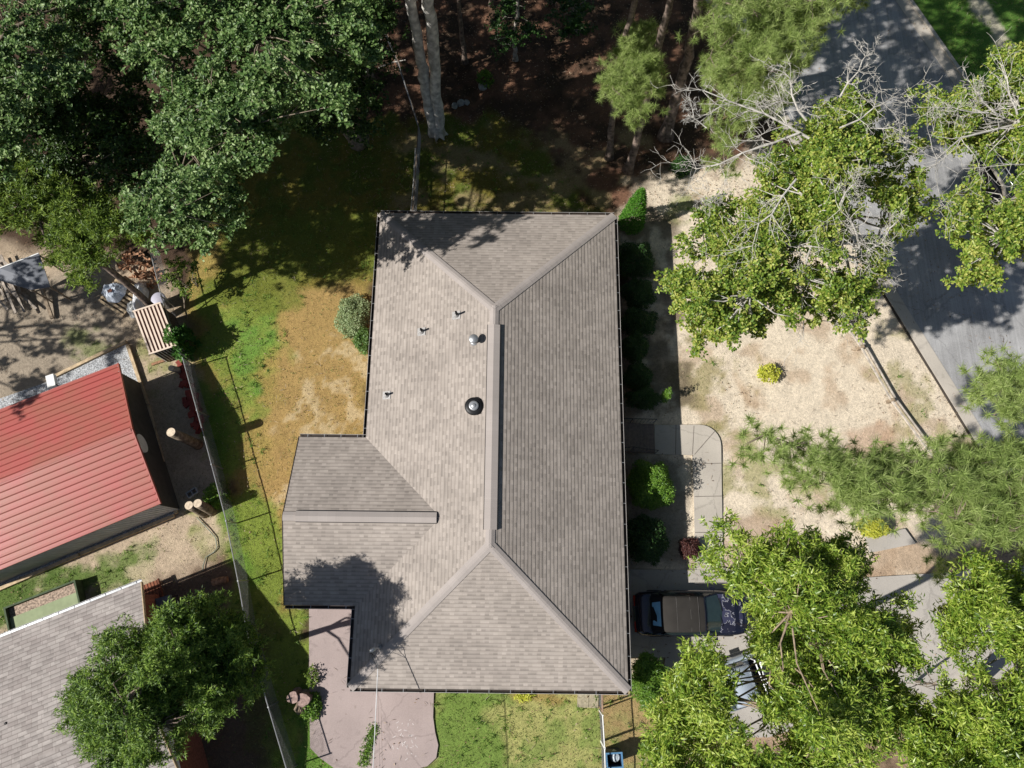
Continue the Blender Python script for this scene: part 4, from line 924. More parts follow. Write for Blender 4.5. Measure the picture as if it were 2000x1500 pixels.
t, C, b = tree('post_oak_tree', 'large yellow-green oak with many bleached dead branches over the front yard', 'tree', (1597, 470),
     [(1560, 205), (1610, 205), (1640, 180), (1700, 195), (1730, 215), (1745, 250), (1790, 285), (1780, 330), (1830, 350), (1830, 400), (1780, 440), (1730, 500), (1700, 560), (1700, 620), (1660, 665), (1620, 655), (1560, 600), (1540, 640), (1480, 655), (1440, 680), (1400, 655), (1370, 680), (1340, 645), (1325, 600), (1300, 570), (1310, 535), (1330, 480), (1360, 455), (1380, 410), (1430, 380), (1420, 350), (1450, 320), (1500, 310), (1535, 280), (1530, 230)],
     10.0, 13.4, 'post_oak', G_post, M_dead, .3, 51, 4.6, .36, 36, nodes=18, holes=[[(1620, 440), (1690, 430), (1700, 560), (1650, 560)], [(1440, 320), (1480, 320), (1500, 360), (1460, 370)], [(1560, 480), (1590, 470), (1600, 520), (1570, 530)]], twigs=True)
bleached(t, b, [(1580, 270, 12.2, 1370, 175, 12.8, .07, 2), (1560, 260, 12.4, 1360, 330, 11.8, .06, 2), (1575, 235, 12.6, 1530, 140, 13.2, .06, 2), (1640, 190, 12.4, 1690, 110, 13, .05, 2), (1640, 250, 12.5, 1745, 190, 12.8, .045, 2),
                (1555, 350, 12.8, 1470, 480, 12.6, .055, 2), (1560, 200, 12.4, 1480, 210, 12.6, .04, 3), (1680, 500, 11.8, 1640, 410, 13.2, .06, 3), (1680, 500, 11.8, 1755, 430, 12.6, .05, 3), (1680, 500, 11.8, 1600, 490, 12.6, .05, 3), (1675, 510, 11.8, 1650, 620, 10.6, .05, 2),
                (1560, 540, 12, 1570, 660, 9.5, .045, 1), (1585, 480, 12, 1560, 560, 11.5, .05, 1), (1640, 400, 13, 1680, 340, 13.2, .04, 2), (1690, 480, 12, 1730, 540, 11, .04, 2), (1380, 250, 12.6, 1345, 215, 12.8, .03, 2), (1420, 380, 12, 1380, 390, 12.2, .03, 3), (1700, 250, 12.4, 1770, 270, 12.4, .03, 2)], 7)
t, C, b = tree('post_oak_tree', 'yellow-green oak with bleached limbs at the right edge, over the street', 'tree', (1895, 500),
     [(2080, 60), (1985, 100), (1945, 95), (1930, 150), (1955, 170), (1900, 180), (1865, 190), (1800, 190), (1800, 230), (1830, 260), (1815, 300), (1850, 330), (1870, 300), (1920, 300), (1960, 310), (1950, 350), (1900, 350), (1850, 370), (1830, 400), (1850, 450), (1830, 490), (1880, 545), (1930, 555), (1960, 500), (2080, 530)],
     10.5, 13.2, 'post_oak', G_post, M_dead, .3, 52, 5.5, .36, 38, nodes=12, holes=[[(1925, 300), (1990, 320), (2020, 400), (1960, 405), (1920, 365)], [(1930, 160), (1960, 150), (1950, 200)]])
bleached(t, b, [(2060, 220, 12, 1830, 310, 12.6, .08, 2), (1990, 240, 12.4, 1960, 130, 13.2, .06, 1), (1960, 230, 12.5, 1900, 170, 13, .05, 2), (1930, 220, 12.8, 1830, 210, 13, .04, 3), (2050, 380, 11, 1940, 395, 11.6, .05, 1), (1900, 430, 12, 1850, 400, 12.6, .04, 1), (2040, 320, 12, 1880, 330, 12.4, .035, 1)], 8)

# pine over the lower right of the front yard, its trunk outside the frame
pole_tree('pine reaching in from the right over the front yard with loose soft boughs', [(2010, 985, 0), (2080, 960, 4), (2160, 930, 8), (2210, 915, 10.5), (2260, 900, 13.4)], .28, .14,
          [([(1450, 820), (1490, 810), (1540, 830), (1570, 860), (1650, 885), (1700, 880), (1760, 890), (1850, 870), (1920, 880), (2100, 850), (2100, 1080), (1960, 1080), (1900, 1060), (1850, 1040), (1800, 1010), (1760, 1000), (1690, 1000), (1640, 990), (1580, 960), (1540, 920), (1480, 910), (1440, 880)], 12.4, 14.6, .34, 7.5, [[(1560, 925), (1600, 930), (1640, 975), (1600, 975)], [(1700, 960), (1740, 970), (1730, 1000)]]),
           ([(1860, 745), (1920, 715), (1940, 690), (1990, 700), (2060, 690), (2060, 840), (1990, 830), (1960, 800), (1930, 840), (1925, 790), (1870, 770)], 12, 14, .34, 4.5, []),
           ([(1780, 1075), (1870, 1070), (1900, 1110), (1860, 1150), (1800, 1130)], 6, 8, .3, 1.0, [])], seed=35, tips=6)
# willow oaks over the drive, lower right
WG = 'willow oaks over the driveway'
tree('willow_oak_tree', 'big lime green narrow leaved oak above the parked pickup truck', 'tree', (1570, 1245),
     [(1362, 1005), (1400, 975), (1440, 990), (1480, 985), (1500, 1010), (1560, 1005), (1600, 1035), (1640, 1050), (1690, 1075), (1690, 1110), (1720, 1135), (1760, 1150), (1770, 1190), (1740, 1200), (1790, 1245), (1770, 1290), (1740, 1310), (1770, 1360), (1760, 1420), (1780, 1470), (1700, 1560), (1270, 1560), (1290, 1480), (1265, 1450), (1290, 1400), (1300, 1340), (1340, 1330), (1320, 1300), (1300, 1250), (1330, 1240), (1370, 1255), (1420, 1275), (1460, 1270), (1460, 1240), (1440, 1220), (1455, 1190), (1480, 1180), (1440, 1180), (1400, 1150), (1380, 1110), (1385, 1070), (1368, 1040)],
     12.5, 15.6, 'willow', G_will, M_wood, .17, 53, 4.6, .34, 42, nodes=22, group=WG, lscale=.95, top=tuple(P(1670, 1290, 9.6)),
     holes=[[(1375, 1140), (1475, 1160), (1470, 1262), (1375, 1250)], [(1395, 1060), (1440, 1045), (1440, 1085), (1400, 1090)], [(1395, 1275), (1515, 1280), (1525, 1340), (1500, 1405), (1420, 1400), (1425, 1335), (1395, 1320)], [(1515, 1195), (1555, 1195), (1560, 1230), (1520, 1235)], [(1395, 1080), (1450, 1085), (1450, 1110), (1420, 1130)], [(1545, 1370), (1560, 1370), (1560, 1400), (1540, 1400)], [(1350, 1440), (1400, 1450), (1390, 1480), (1350, 1470)], [(1540, 1060), (1570, 1060), (1560, 1085)]])
tree('willow_oak_tree', 'lime green narrow leaved oak in the bottom right corner', 'tree', (1900, 1330),
     [(1860, 1160), (1870, 1120), (1910, 1105), (1945, 1130), (2000, 1130), (2100, 1100), (2100, 1600), (1780, 1600), (1800, 1480), (1745, 1440), (1790, 1390), (1830, 1385), (1850, 1330), (1830, 1300), (1880, 1265), (1840, 1240), (1825, 1210), (1850, 1190)],
     12.5, 15.4, 'willow', G_will, M_bark, .34, 54, 5.5, .34, 40, nodes=12, group=WG, lscale=.95, holes=[[(1880, 1265), (1960, 1270), (1960, 1310), (1900, 1310)], [(1800, 1360), (1850, 1350), (1840, 1380), (1800, 1385)]])
tree('young_oak_tree', 'small dark leaved young tree over the concrete below the two lime green oaks', 'tree', (1790, 1330),
     [(1770, 1310), (1800, 1280), (1830, 1290), (1860, 1240), (1870, 1290), (1850, 1330), (1790, 1370), (1740, 1370), (1730, 1340)], 5, 8, 'small', G_shrub, M_twig, .06, 55, .8, .32, 16, nodes=6, lscale=1.3)
# the round cedar at the lower left
tree('juniper_tree', 'dense round dark green juniper overhanging the lower left roof', 'tree', (425, 1303),
     [(310, 1205), (350, 1190), (395, 1175), (440, 1180), (480, 1210), (505, 1240), (510, 1290), (500, 1340), (470, 1370), (440, 1400), (420, 1420), (400, 1440), (380, 1425), (340, 1455), (290, 1490), (200, 1500), (190, 1470), (150, 1430), (130, 1390), (135, 1345), (155, 1305), (195, 1290), (195, 1255), (235, 1230), (280, 1240)],
     5.7, 9.2, 'cedar', G_cedar, M_barkd, .17, 56, 8, .36, 38, nodes=16, lscale=.8, lobe=.95, top=(-11.9, -3.5, 6.6), ztilt=(-.0065, 0))
# shrub by the south-east roof corner and tree under the big willow oak
tree('shrub', 'upright bright green shrub just outside the south-east roof corner', 'shrub', (1262, 1300), [(1248, 1290), (1268, 1280), (1292, 1310), (1300, 1345), (1285, 1380), (1250, 1375), (1240, 1335)], .8, 2.6, 'cedar', G_lime, M_twig, .04, 57, 9, .24, 30, nodes=5, lscale=.7)

# shrubs: dome of leaves over short stems
def shrub(name, label, px, py, rx_, ry_, h, m, seed, n=900, kind='small', ls=1.0, group=None, rz=0, cat='shrub', z0=0.05, k=5, cone=False):
    rs = np.random.RandomState(seed); b = P(px, py); t = thing(name, label, cat, b, rz, group)
    u = unit(rs.randn(n, 3)); u[:, 2] = np.abs(u[:, 2]); rad = (.55+.5*rs.rand(n, 1)**.6)*(1+.2*np.sin(u[:, 0:1]*5+seed)*np.cos(u[:, 1:2]*4+seed*2))
    if cone:
        zz = rs.rand(n)**1.2; a = rs.rand(n)*2*np.pi; w = (1-zz)**.6*(.75+.25*rs.rand(n))
        Q_ = np.stack([np.cos(a)*w*rx_, np.sin(a)*w*ry_, zz*h+z0], -1); D = np.stack([np.cos(a), np.sin(a), .9+0*a], -1)
    else:
        Q_ = u*rad*np.array([rx_, ry_, h]); Q_[:, 2] += z0; D = u
    kd = KINDS[kind]; leafcloud('foliage', Q_, D, kd[0], kd[1]*ls, kd[2]*ls, k, kd[4], kd[5], m, t, rs, kd[6])
    mb = MB()
    for i in range(8):
        q = Q_[rs.randint(n)]*.8; mb.tube([(0, 0, -.02), (q[0]*.4, q[1]*.4, q[2]*.5), tuple(q)], [.02, .014, .006], 5)
    mb.build('stems', M_twig, t); return t
HG = 'foundation shrubs in the shade of the east wall'
shrub('arborvitae', 'tall bright green conical arborvitae by the north-east roof corner', 1232, 437, .62, .62, 3.1, leafmat('arbor_leaf', [(.05, .16, .015), (.09, .25, .025), (.15, .34, .04)], .3), 71, 1900, 'arbor', .8, cone=True, cat='conifer')
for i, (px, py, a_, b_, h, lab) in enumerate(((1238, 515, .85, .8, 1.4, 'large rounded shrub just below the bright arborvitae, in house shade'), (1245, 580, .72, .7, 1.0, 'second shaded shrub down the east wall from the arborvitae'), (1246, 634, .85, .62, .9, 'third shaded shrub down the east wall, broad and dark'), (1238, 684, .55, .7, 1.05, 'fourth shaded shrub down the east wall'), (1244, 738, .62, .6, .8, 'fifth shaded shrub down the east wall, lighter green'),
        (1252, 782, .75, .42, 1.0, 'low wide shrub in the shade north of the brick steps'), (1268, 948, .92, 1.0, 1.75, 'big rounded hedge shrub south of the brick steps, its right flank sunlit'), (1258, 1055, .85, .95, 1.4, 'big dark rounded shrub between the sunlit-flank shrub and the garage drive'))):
    shrub('shrub', lab, px, py, a_, b_, h, G_lime if i == 6 else G_shrub, 80+i, int(2600*a_*b_*1.2), 'small', 1.0, HG)  # lime leaves on the sunlit shrub: sunlight put into its leaf colour
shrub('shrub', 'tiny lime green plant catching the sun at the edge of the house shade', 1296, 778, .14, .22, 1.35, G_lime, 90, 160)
shrub('yellow_shrub', 'yellow-green open shrub alone on the sand of the front yard', 1497, 731, .48, .4, .5, G_yel, 91, 190, ls=1.4)
shrub('yellow_shrub', 'bright yellow clipped shrub beside the grey slab at the yard edge', 1700, 1030, .58, .4, .7, G_yel, 92, 1400, ls=.9)
shrub('purple_shrub', 'dark purple round shrub beside the walk near the drive', 1345, 1072, .42, .4, .6, G_pur, 93, 700)
shrub('shrub', 'round dark green shrub under the pines by the front yard', 1328, 332, .42, .45, .8, G_shrub, 94, 700, 'small', 1.2)
shrub('hydrangea', 'pale sage green bushy shrub against the west eave', 694, 622, .8, 1.0, .75, leafmat('sage_leaf', [(.20, .27, .12), (.30, .38, .18), (.42, .49, .27)], .35), 95, 1300, 'small', 1.2)
shrub('shrub', 'small leafy green shrub below the sage green bush at the west eave', 713, 668, .4, .55, .7, leafmat('mid_leaf', [(.07, .14, .03), (.12, .22, .05), (.18, .3, .08)], .3), 96, 420, 'small', 1.4)
shrub('fern_plant', 'feathery green plant leaning over the striped roof from the fence', 366, 680, .42, .65, 1.75, leafmat('fern_leaf', [(.04, .13, .02), (.08, .2, .035), (.13, .28, .05)], .3), 97, 260, 'arbor', 1.8, k=9)
shrub('weed_clump', 'leafy weeds climbing the wire fence beside the pair of standing logs', 428, 968, .5, .55, .8, G_lime, 98, 420, 'small', 1.3)
shrub('weed_clump', 'weeds growing round the weathered stump by the pink patio', 608, 1378, .4, .5, .35, G_lime, 99, 260, 'small', 1.3)
shrub('weed_clump', 'dry wispy weeds beside the weathered stump at the patio edge', 612, 1322, .25, .4, .35, G_olive, 100, 70, 'small', 1.2)
shrub('weed_clump', 'pale weed tuft against the south gutter of the roof', 1024, 1358, .35, .2, .3, G_yel, 101, 60, 'small', 1.4)
shrub('weed_clump', 'green sapling sprouting between the logs on the wood floor', 948, 160, .35, .35, .5, G_lime, 102, 90, 'arbor', 1.5)

# ---------------------------------------------------------------- vehicles
def loft(secs):
    """secs: list of (x, half-width, z bottom, z belt, crown)"""
    V = []; Fs = []; n = None
    for (x, w, zb, zt, cr_) in secs:
        h = [(.80*w, zb), (.96*w, zb+.06), (1.0*w, zb+.22*(zt-zb)), (1.0*w, zb+.62*(zt-zb)), (.965*w, zb+.86*(zt-zb)), (.88*w, zt-.015), (.74*w, zt+.25*cr_), (.4*w, zt+.8*cr_)]
        ring = [(y, z) for y, z in h]+[(0, zt+cr_)]+[(-y, z) for y, z in h[::-1]]
        n = len(ring); V += [(x, y, z) for y, z in ring]
    m = len(secs)
    for i in range(m-1):
        for k in range(n):
            a = i*n+k; b_ = i*n+(k+1) % n; Fs.append((a, b_, b_+n, a+n))
    Fs.append(tuple(range(n))); Fs.append(tuple((m-1)*n+k for k in range(n))[::-1])
    mb = MB(); mb.v = V; mb.f = Fs; return mb
def wheel(t, x, y, r=.33):
    s = 1 if y > 0 else -1
    o = MB().lathe([(r*.55, -.1), (r*.93, -.11), (r, -.06), (r, .06), (r*.93, .11), (r*.55, .1)], 24).build('tyre', M_tyre, None, True)
    w = thing('wheel', None, None, (x, y, r), 0); w.parent = t; w.rotation_euler = (R(90), 0, 0); del_ = [w]
    o.parent = w
    MB().lathe([(.04, -.08*s), (r*.5, -.085*s), (r*.56, -.1*s), (r*.56, .1*s)], 20).build('rim', M_galv, w, True)
def seam(mb, pts, w=.012):
    for a, b_ in zip(pts[:-1], pts[1:]): mb.bar(a, b_, w, w)
def vehicle(name, label, cat, loc, rz, body, cabin, glass_y, paint, roofm, L2, W2, hood_m=None):
    t = thing(name, label, cat, loc, rz); loft(body).build('body', paint, t, True)
    return t
M_navy = mat('navy_paint', (.012, .014, .028), .25, .3, .15, 2, spec=.6, coat=.6)
def peeled():
    m = bpy.data.materials.new('peeling_navy_paint'); m.use_nodes = True; tt = m.node_tree; n = tt.nodes; L = tt.links
    b_ = n['Principled BSDF']; b_.inputs['Roughness'].default_value = .45; tc = n.new('ShaderNodeTexCoord')
    nz = n.new('ShaderNodeTexNoise'); nz.inputs['Scale'].default_value = 1.3; nz.inputs['Detail'].default_value = 7; nz.inputs['Roughness'].default_value = .62; L.new(tc.outputs['Object'], nz.inputs['Vector'])
    cr = n.new('ShaderNodeValToRGB'); e = cr.color_ramp.elements; e[0].position = .0; e[0].color = (.035, .036, .075, 1); e[1].position = 1; e[1].color = (.014, .015, .03, 1)
    for p, c in ((.470, (.04, .042, .08)), (.476, (.42, .42, .45)), (.482, (.42, .42, .45)), (.488, (.014, .015, .032)), (.64, (.014, .015, .03)), (.65, (.4, .4, .42)), (.67, (.38, .38, .4)), (.68, (.05, .05, .09))):
        k = e.new(p); k.color = (*c, 1)
    L.new(nz.outputs[0], cr.inputs[0]); L.new(cr.outputs[0], b_.inputs['Base Color']); return m
c = P(1352, 1198, .8); t = thing('convertible_car', 'black convertible with brown-grey soft top and peeling bonnet on the drive', 'car', (c.x, c.y, .035), R(0.3))
loft([(-2.36, .60, .42, .66, .01), (-2.28, .74, .34, .76, .02), (-2.1, .84, .30, .86, .03), (-1.6, .89, .26, .90, .03), (-.8, .91, .24, .92, .02), (.2, .915, .24, .92, .02), (1.0, .90, .24, .92, .03), (1.3, .885, .25, .89, .045), (1.8, .86, .28, .82, .05), (2.12, .80, .32, .74, .04), (2.28, .70, .36, .66, .02), (2.38, .52, .40, .58, .01)]).build('body', M_navy, t, True)
rs = np.random.RandomState(3)
V = []; Fs = []
for i, x in enumerate((1.02, 1.25, 1.6, 1.95, 2.16)):
    zz = np.interp(x, [1.0, 1.3, 1.8, 2.12, 2.28], [.955, .935, .868, .778, .69])+.006; ww = np.interp(x, [1.0, 1.5, 2.16], [.76, .74, .62])
    for y in np.linspace(-1, 1, 9): V.append((x, y*ww, zz-.045*abs(y)**2.2))
for i in range(4):
    for j in range(8): a = i*9+j; Fs.append((a, a+9, a+10, a+1))
mb = MB(); mb.v = V; mb.f = Fs; mb.build('bonnet', peeled(), t, True)
tm = mat('soft_top_canvas', (.034, .031, .028), .9, 0, .06, 3, .3, 60, spec=.1)
mb = MB(); st2 = [(-1.30, .66, 1.20), (-1.18, .70, 1.31), (-.9, .71, 1.36), (-.2, .71, 1.37), (.25, .70, 1.34), (.40, .68, 1.30)]
V = []; Fs = []
for x, w, z in st2:
    for y, dz in ((-1.0, -.16), (-.97, -.05), (-.85, -.01), (-.45, .015), (0, .02), (.45, .015), (.85, -.01), (.97, -.05), (1.0, -.16)): V.append((x, y*w, z+dz))
for i in range(5):
    for j in range(8): a = i*9+j; Fs.append((a, a+9, a+10, a+1))
mb.v = V; mb.f = Fs; top_ = mb.build('soft_top', tm, t, True)
mb = MB()
for x in (-.75, -.2, .12): mb.tube([(x, -.66, 1.352), (x, 0, 1.392), (x, .66, 1.352)], .008, 5)
mb.build('bow_seam', mat('canvas_dark', (.09, .085, .08), .9), top_)
# rear quarter of the hood with plastic window, side windows, windscreen
mb = MB(); mb.add([(-1.72, -.62, .93), (-1.72, .62, .93), (-1.30, .66, 1.17), (-1.30, -.66, 1.17), (-1.66, -.8, .90), (-1.66, .8, .90), (-1.22, .70, 1.10), (-1.22, -.70, 1.10)], [(0, 3, 2, 1), (0, 4, 7, 3), (1, 2, 6, 5)])
mb.add([(-1.31, -.66, 1.165), (-1.31, .66, 1.165), (-1.29, .66, 1.215), (-1.29, -.66, 1.215)], [(0, 3, 2, 1)])
mb.build('hood_rear', mat('black_canvas', (.012, .012, .014), .9), t)
mb = MB(); vs = [(-1.66, -.44, .975), (-1.66, -.3, .975), (-1.60, -.2, .99), (-1.60, .2, .99), (-1.66, .3, .975), (-1.66, .44, .975), (-1.36, .48, 1.148), (-1.36, -.48, 1.148)]
mb.add(vs, [(0, 7, 6, 5, 4, 3, 2, 1)]); mb.build('rear_window', mat('blue_plastic', srgb(128, 190, 226, .8), .18, 0, .1, 3, spec=.6), t)
V = []; Fs = []
for x, w, z in ((.41, .60, 1.29), (.62, .66, 1.19), (1.0, .74, .965)):
    for y in np.linspace(-1, 1, 7): V.append((x+.16*(1-y*y)*(1 if x > .9 else .25), y*w, z-.02*abs(y)))
for i in range(2):
    for j in range(6): a = i*7+j; Fs.append((a, a+7, a+8, a+1))
mb = MB(); mb.v = V; mb.f = Fs; ws = mb.build('windscreen', mat('green_glass', (.03, .05, .045), .05, 0, .1, spec=.9), t, True)
mb = MB(); seam(mb, [(.38, -.63, 1.30), (.40, 0, 1.325), (.38, .63, 1.30)], .035); seam(mb, [(.38, -.63, 1.29), (1.02, -.78, .95)], .035); seam(mb, [(.38, .63, 1.29), (1.02, .78, .95)], .035); mb.build('windscreen_frame', M_navy, t)
mb = MB(); seam(mb, [(1.16, -.5, .97), (1.06, 0, 1.0)], .014); seam(mb, [(1.18, .08, .975), (1.08, .6, .97)], .014); mb.build('wiper', M_black, t)
for s in (-1, 1):
    mb = MB().add([(-1.2, s*.72, 1.16), (.36, s*.66, 1.18), (.98, s*.80, .93), (-1.35, s*.84, .92)], [(0, 1, 2, 3) if s < 0 else (3, 2, 1, 0)]); mb.build('side_window', M_glass, t)
    mb = MB(); seam(mb, [(-.95, s*.89, .90), (-1.05, s*.915, .6), (-.9, s*.90, .3)], .012); seam(mb, [(.92, s*.88, .90), (.98, s*.915, .55)], .012); seam(mb, [(-2.05, s*.83, .86), (-1.4, s*.865, .905), (.95, s*.87, .92)], .012); mb.build('door_seam', M_black, t)
    MB().box(-.72, -.5, s*.905-.02, s*.905+.02, .74, .78).build('handle', M_black, t)
    MB().box(.72, .90, min(s*.9, s*1.04), max(s*.9, s*1.04), .94, 1.05).build('mirror', M_navy, t)
    MB().add([(2.14, s*.45, .74), (2.30, s*.45, .64), (2.24, s*.72, .64), (2.08, s*.76, .73)], [(0, 1, 2, 3) if s > 0 else (3, 2, 1, 0)]).build('headlight', mat('lamp_glass', (.5, .52, .55), .1, 0, .1, spec=.8), t)
    MB().box(-2.37, -2.29, min(s*.3, s*.72), max(s*.3, s*.72), .60, .73).build('taillight', mat('red_lamp', (.25, .01, .01), .2), t)
for x in (-1.42, 1.42):
    for y in (-.80, .80): wheel(t, x, y)
mb = MB(); seam(mb, [(-1.75, -.72, .935), (-1.72, 0, .955), (-1.75, .72, .935)], .012); seam(mb, [(-2.22, -.7, .80), (-2.27, 0, .81), (-2.22, .7, .80)], .012); mb.build('boot_seam', M_black, t)

# silver pickup under the willow oak, nose towards the house
M_silver = mat('silver_paint', (.46, .52, .58), .25, .25, .04, 2, spec=.6, coat=.4)
c = P(1447, 1343, 1.7); t = thing('pickup_truck', 'silver pickup truck with pipe rack and black bed under the lime green oak', 'truck', (c.x, c.y, .035), R(198))
loft([(-3.0, .84, .50, .98, .0), (-2.95, .90, .42, 1.02, 0), (-.7, .93, .38, 1.04, 0), (.9, .93, .36, 1.04, .01), (1.2, .92, .38, 1.06, .04), (1.8, .90, .42, 1.02, .05), (2.2, .86, .46, .95, .04), (2.36, .78, .48, .86, .02)]).build('body', M_silver, t, True)
loft([(-.62, .70, 1.0, 1.55, .0), (-.52, .72, 1.0, 1.70, .02), (0, .73, 1.0, 1.74, .03), (.35, .71, 1.0, 1.71, .03), (.45, .70, 1.0, 1.64, .02)]).build('cab', M_silver, t, True)
mb = MB().add([(.47, -.66, 1.60), (.47, .66, 1.60), (1.02, .78, 1.08), (1.02, -.78, 1.08)], [(0, 3, 2, 1)]); mb.build('windscreen', M_glass, t)
MB().box(-.665, -.64, -.6, .6, 1.12, 1.5).build('rear_window', M_glass, t)
mb = MB().box(-2.86, -.8, -.76, .76, 1.045, 1.06); mb.build('bed_liner', M_black, t)
mb = MB()
for s in (-1, 1): mb.box(-2.95, -.72, s*.86-.06, s*.86+.06, 1.05, 1.12)
mb.box(-2.98, -2.88, -.84, .84, 1.05, 1.12); mb.build('bed_rail', M_silver, t)
mb = MB()
for x in (-.86, -1.02, -2.6):
    mb.tube([(x, -.8, 1.05), (x, -.78, 1.78), (x, .78, 1.78), (x, .8, 1.05)], .028, 7)
for y in (-.7, .7): mb.tube([(-.8, y, 1.79), (-2.75, y, 1.79)], .022, 6)
mb.tube([(-1.1, -.9, 1.84), (-.9, .1, 1.84), (-1.5, .95, 1.84)], .02, 6); mb.build('pipe_rack', M_white, t)
MB().box(-1.5, -1.15, -.72, .72, 1.061, 1.3).build('tool_box', M_dark, t)
for s in (-1, 1):
    MB().box(.62, .8, min(s*.93, s*1.1), max(s*.93, s*1.1), 1.08, 1.3).build('mirror', M_white, t)
    MB().add([(-.5, s*.745, 1.55), (.4, s*.735, 1.55), (.7, s*.80, 1.1), (-.5, s*.80, 1.1)], [(0, 1, 2, 3) if s < 0 else (3, 2, 1, 0)]).build('side_window', M_glass, t)
    MB().box(2.24, 2.37, min(s*.5, s*.76), max(s*.5, s*.76), .72, .86).build('headlight', MATS['lamp_glass'], t)
for x in (-1.95, 1.55):
    for y in (-.84, .84): wheel(t, x, y, .38)

# black estate car in the street at the right edge
c = P(1990, 372, 1.0); ang = math.atan2(rd.y, rd.x)
t = thing('estate_car', 'black car with silver roof rails on the street, glimpsed through branches at the right', 'car', (c.x, c.y, .03), ang)
MK = mat('black_paint', (.008, .008, .009), .2, .2, .1, spec=.6, coat=.5)
loft([(-2.4, .7, .4, .85, .01), (-2.3, .86, .3, .98, .01), (-1, .92, .26, 1.0, .01), (.9, .92, .26, .98, .02), (1.9, .88, .3, .9, .04), (2.3, .76, .36, .75, .02), (2.4, .6, .4, .66, .01)]).build('body', MK, t, True)
loft([(-2.25, .74, .95, 1.05, .0), (-2.0, .70, .95, 1.52, .02), (-1.2, .70, .95, 1.6, .02), (.0, .69, .95, 1.58, .02), (.35, .68, .95, 1.52, .02), (1.05, .78, .93, 1.0, .0)]).build('cabin', M_glass, t, True)
MB().box(-1.95, .2, -.62, .62, 1.6, 1.635).build('roof', MK, t)
for s in (-1, 1): MB().tube([(-1.9, s*.58, 1.64), (-1.8, s*.58, 1.7), (0, s*.58, 1.7), (.1, s*.58, 1.64)], .02, 6).build('roof_rail', M_galv, t)
for x in (-1.45, 1.45):
    for y in (-.8, .8): wheel(t, x, y)

# ---------------------------------------------------------------- fences
M_wire = mat('fence_wire', (.34, .34, .34), .5, .4, .1)
def fence(name, label, tops, h, posts_at=None, m=M_galv, cell=.09, cat='fence', railr=.022, lean=0):
    pts = [P(x, y, h) for x, y in tops]; b = Vector((pts[0].x, pts[0].y, 0)); t = thing(name, label, cat, b)
    mb = MB(); mb.tube([p-b for p in pts], railr, 6); mb.build('top_rail', m, t)
    # posts and wire
    L = 0; seg = []
    for a, c_ in zip(pts[:-1], pts[1:]): seg.append((a, c_, (c_-a).length)); L += seg[-1][2]
    def at(s):
        for a, c_, l in seg:
            if s <= l: return a.lerp(c_, s/l)
            s -= l
        return pts[-1].copy()
    n = max(1, round(L/2.7))
    for i in range(n+1):
        p = at(L*i/n)-b; MB().tube([(p.x, p.y, -.1), (p.x, p.y, h+.05)], .03, 8).build('post', m, t)
    k = int(L/cell); V = []; Fs = []; hh = h-.05; tw = .0028
    for i in range(-int(hh/cell), k):
        for sgn in (1, -1):
            s0 = i*cell; s1 = s0+hh; z0, z1 = .03, h-.02
            a0, a1 = max(s0, 0), min(s1, L)
            if a1-a0 < .02: continue
            f0, f1 = (a0-s0)/hh, (a1-s0)/hh
            if sgn < 0: z0, z1 = z1, z0
            nseg = 3 if len(seg) > 1 else 1; prev = None
            for q in range(nseg+1):
                f_ = f0+(f1-f0)*q/nseg; p = at(s0+hh*f_)-b; p.z = z0+(z1-z0)*f_
                if prev is not None:
                    a_, c_ = prev, p; j = len(V); V += [(a_.x, a_.y, a_.z-tw), (c_.x, c_.y, c_.z-tw), (c_.x, c_.y, c_.z+tw), (a_.x, a_.y, a_.z+tw)]
                    Fs.append((j, j+1, j+2, j+3))
                    j = len(V); V += [(a_.x-tw, a_.y, a_.z), (c_.x-tw, c_.y, c_.z), (c_.x+tw, c_.y, c_.z), (a_.x+tw, a_.y, a_.z)]; Fs.append((j, j+1, j+2, j+3))
                prev = p
    mb = MB(); mb.v = V; mb.f = Fs; mb.build('wire_mesh', M_wire, t)
    return t
fence('chain_link_fence', 'long silver chain link fence between the red shed and the west lawn', [(357, 700), (402, 865), (440, 1010), (468, 1150), (481, 1228), (512, 1340), (562, 1510)], 1.2)
fence('chain_link_fence', 'short wire fence with a silver rail running north past the striped roof', [(352, 690), (318, 590), (302, 525), (288, 470)], 1.2)
fence('chain_link_fence', 'rusty wire fence running north into the wood beside the twin trunk tree', [(806, 418), (812, 330), (817, 240), (778, 120), (738, 20)], 1.15, m=mat('rusty_pipe', (.16, .12, .09), .8, .2, .3, 8))
fence('chain_link_fence', 'short wire fence with brown post joining the south-east house corner', [(1176, 1340), (1177, 1390)], 1.15, m=mat('brown_pipe', (.3, .2, .14), .7, .1, .2, 8), railr=.035)
fence('wire_gate', 'white framed wire gate south of the house beside the blue bin', [(1177, 1397), (1181, 1460)], 1.15, m=M_white, cat='gate')
fence('chain_link_fence', 'white railed wire fence at the bottom edge beside the blue bin', [(1181, 1462), (1184, 1560)], 1.15, m=M_white)
sr = thing('rail_fence', 'low weathered two rail timber fence between the front yard and the street', 'fence', P(1740, 782))
o = sr.location
for i, (a, b_) in enumerate((((1600, 560), (1682, 678)), ((1682, 678), (1741, 782)), ((1741, 782), (1826, 898)), ((1826, 898), (1905, 1010)))):
    for z in (.2, .36):
        A, B = P(*a, z)-o, P(*b_, z)-o; off = Vector((.20 if z < .3 else 0, .06 if z < .3 else 0, 0)); MB().bar(A+off, B+off, .07, .08).build('rail', mat('rail_wood', (.42, .375, .32), .85, 0, .25, 5), sr)
